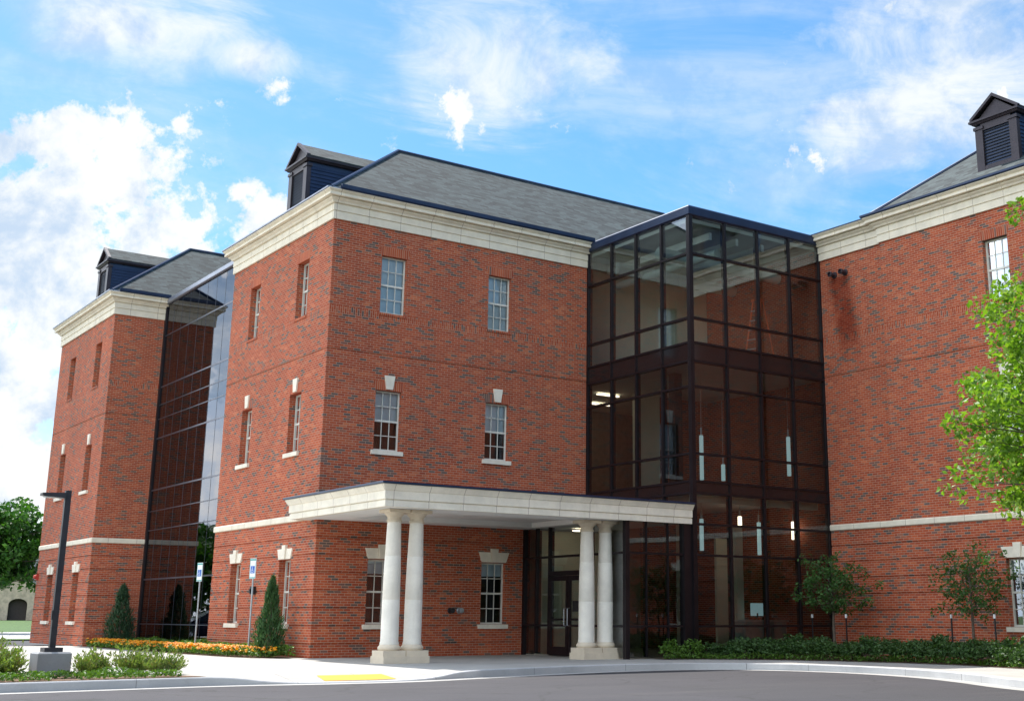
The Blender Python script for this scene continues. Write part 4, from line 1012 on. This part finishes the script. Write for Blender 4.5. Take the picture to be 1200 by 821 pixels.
# flower bed along the left faces
fb = [(0,.35),(0,7.9),(.35,7.95),(.35,16.3),(-1.5,16.3),(-1.62,14),(-1.62,8.5),(-1.5,3),(-1.25,.9),(-.8,.35)]
tag(MB().poly(fb, .012).build('planting_bed', MULCH), kind='structure')
cover('green_bedding', [(-.15,.5),(-.05,16.2),(-1.1,16.2),(-1.1,8),(-1.0,2),(-.7,.6)], 9000, .28, .09, LEAF_G, 'low green plants behind the orange flowers along the left brick walls', 'plants', 5)
fp = [(-.75,.42),(-1.15,.9),(-1.45,3),(-1.58,8.5),(-1.58,14),(-1.5,16.2),(-1.05,16.2),(-1.1,8.5),(-.95,3),(-.55,.9)]
cover('flower_foliage', fp, 8000, .25, .08, LEAF_G, 'green leaves under the orange flowers at the bed edge', 'plants', 6, False)
rngf = random.Random(8); m = MB(); k = 0
while k < 3600:
    x = rngf.uniform(-1.7,0); y = rngf.uniform(.3,16.3)
    if not inpoly(x, y, fp): continue
    if x < -1.42 and rngf.random() < .7: continue
    if y < 2.2 and rngf.random() < .75: k += 1; continue
    if mnoise.noise(Vector((x*2.2, y*1.1, 4))) < -.22: k += .3; continue
    c = Vector((x, y, rngf.uniform(.15,.30))); rr = rngf.uniform(.030,.052); n = 6; a0 = rngf.uniform(0,1); tl = Vector((rngf.gauss(0,.5), rngf.gauss(-.4,.5), 1)).normalized(); e1 = tl.orthogonal().normalized(); e2 = tl.cross(e1)
    o = len(m.v); m.v += [tuple(c+tl*rr*.5)]+[tuple(c+(e1*math.cos(6.283*j/n+a0)+e2*math.sin(6.283*j/n+a0))*rr) for j in range(n)]; m.f += [(o,o+1+j,o+1+(j+1) % n) for j in range(n)]; k += 1
tag(m.build('marigold_flowers', FLOW), 'strip of orange flowers along the foot of the left brick walls', 'flowers', kind='stuff')
# island bed at the front left
ib = [(-16,-9.9),(-14,-9.75),(-9.8,-9.3),(-6.7,-9.0),(-5.95,-8.95),(-6.3,-8.2),(-7.0,-7.0),(-7.6,-5.9),(-8.2,-5.5),(-10,-5.2),(-16,-5.4)]
tag(MB().poly(ib, .012).build('planting_bed', MULCH), kind='structure')
cover('ground_cover', [(-16,-9.8),(-9.8,-9.25),(-6.1,-8.9),(-6.8,-7.9),(-7.6,-7.4),(-16,-8.0)], 9000, .12, .07, LEAF_G, 'low green ground cover on the mulch of the front left bed', 'ground cover', 9)
pl = [(-9.75,-7.4,1.2,'spiky yellow green shrub at the left edge in front of the lamp pedestal'),(-9.2,-6.95,1.12,'spiky shrub just left of the lamp pedestal'),(-7.55,-7.0,.86,'spiky shrub just right of the lamp pedestal'),(-10.4,-7.1,1.1,'spiky shrub cut off by the left edge of the photo'),(-6.72,-7.0,.95,'spiky shrub in the middle between pedestal and bed tip'),(-6.35,-7.55,.78,'smallest spiky shrub nearest the tip of the front left bed'),(-8.9,-5.9,.7,'low spiky shrub behind the lamp pedestal')]
for i, (x, y, s, lb) in enumerate(pl):
    m, st = shrub_mesh(60+i, .40, .52, None, ls=.11, spiky=True); r = empty('spiky_shrub', (x,y,0)); r.scale = (s*1.0,s*1.0,s*.92); m.build('foliage', LEAF_X, r); st.build('stem', BARK, r); tag(r, lb, 'shrub', 'spiky shrubs in the front left bed')

# ------------------------------------------------------------------ far left background
tree('street_tree', (4.2, 60.5, -.1), 9.2, 5.8, 4.0, 2.8, .18, 120, 46, .36, .75, 21, LEAF_T, 'dense bright green tree beyond the side street at the left edge', split=.25)
r = empty('stone_house', (15.2, 103.5, .58), R(-12)); tag(r, 'pale stone house with arched doorway beyond the lawn at the left edge', 'house')
HW = simple('house_brick', (.40, .25, .20), .85, 0, .12, 2, bmp=.01); HS = simple('house_stone', (.60, .47, .35), .85, 0, .2, 2.5, bmp=.02)
MB().box(-12,-2.2,.6,9,0,3.4).box(1.8,8,.6,9,0,3.4).build('wall', HW, r)
m = MB(); n = 10; aw = .85; ah = 1.5
arc = [(aw*math.cos(math.pi*k/n), ah+.55*math.sin(math.pi*k/n)) for k in range(n+1)]
m.quad((-2.2,0,0),(-aw,0,0),(-aw,0,3.1),(-2.2,0,3.1)); m.quad((aw,0,0),(1.8,0,0),(1.8,0,3.1),(aw,0,3.1))
for k in range(n): m.quad((arc[k][0],0,arc[k][1]),(arc[k+1][0],0,arc[k+1][1]),(arc[k+1][0],0,3.1),(arc[k][0],0,3.1))
for k in range(n): m.quad((arc[k][0],0,arc[k][1]),(arc[k+1][0],0,arc[k+1][1]),(arc[k+1][0],.8,arc[k+1][1]),(arc[k][0],.8,arc[k][1]))
m.quad((-aw,0,0),(-aw,.8,0),(-aw,.8,ah),(-aw,0,ah)); m.quad((aw,0,0),(aw,.8,0),(aw,.8,ah),(aw,0,ah)); m.add([(-2.2,0,3.1),(1.8,0,3.1),(-.2,0,4.3)], [(0,1,2)])
m.quad((-2.2,0,0),(-2.2,.6,0),(-2.2,.6,3.1),(-2.2,0,3.1)); m.quad((1.8,0,0),(1.8,.6,0),(1.8,.6,3.1),(1.8,0,3.1))
m.build('entrance_wall', HS, r); MB().box(-.9,.9,.8,.9,0,2.2).build('door', simple('house_door', (.05,.035,.03), .6), r)
m = MB(); m.add([(-12.5,.1,3.4),(8.5,.1,3.4),(8.5,9.5,3.4),(-12.5,9.5,3.4),(-8,4.8,6.2),(4,4.8,6.2)], [(0,1,5,4),(2,3,4,5),(3,0,4),(1,2,5),(0,3,2,1)]); m.add([(-2.5,-.2,3.0),(-.2,-.2,4.5),(-.2,3,4.5),(-2.5,3,3.0),(2.1,-.2,3.0),(2.1,3,3.0)], [(0,1,2,3),(1,4,5,2)]); m.build('roof', ROOF, r)
MB().box(-6,-4.2,.55,.62,1,2.4).build('window', simple('house_window', (.03,.04,.05), .1), r)
for x, y, s in ((-5,-1.0,1.0),(-3,-.9,1.2),(2.6,-.8,1.3)):
    m, st = shrub_mesh(int(80+x), .7, 1.0, None, 260, .22); q = empty('house_shrub', (15.2+x*.98-y*-.2, 103.5+y-x*.2, .55)); q.scale = (s,s,s*.8); m.build('foliage', LEAF_T, q); st.build('stem', BARK, q); tag(q, {-5:'leftmost bush before the stone house',-3:'middle bush left of the arched doorway',2.6:'bush right of the arched doorway'}[x], 'shrub', 'bushes before the stone house')
# trees behind and beside the camera, present in the window reflections
tp = tree('boulevard_tree', (-24, 66, -.2), 9.2, 5.0, 5.0, 4.2, .22, 90, 34, .62, 1.0, 31, LEAF_T, 'green tree mirrored in the lower right of the far glass wall', group='trees mirrored in the glass', split=.25)
for x, y, s in ((-33,72,1.0),(-19,76,1.05),(-29,64,.9),(-42,64,1.05),(16,-62,1.5),(27,-68,1.6),(38,-60,1.5),(50,-66,1.6),(6,-70,1.5),(-28,-58,1.4),(-50,-20,1.2),(-52,10,1.2)):
    o = copy_tree(tp); o.location = (x,y,-.25); o.scale = (s,s,s); o.rotation_euler.z = x
    tag(o, 'green tree outside the frame, mirrored in the window panes', 'tree', 'trees mirrored in the glass')
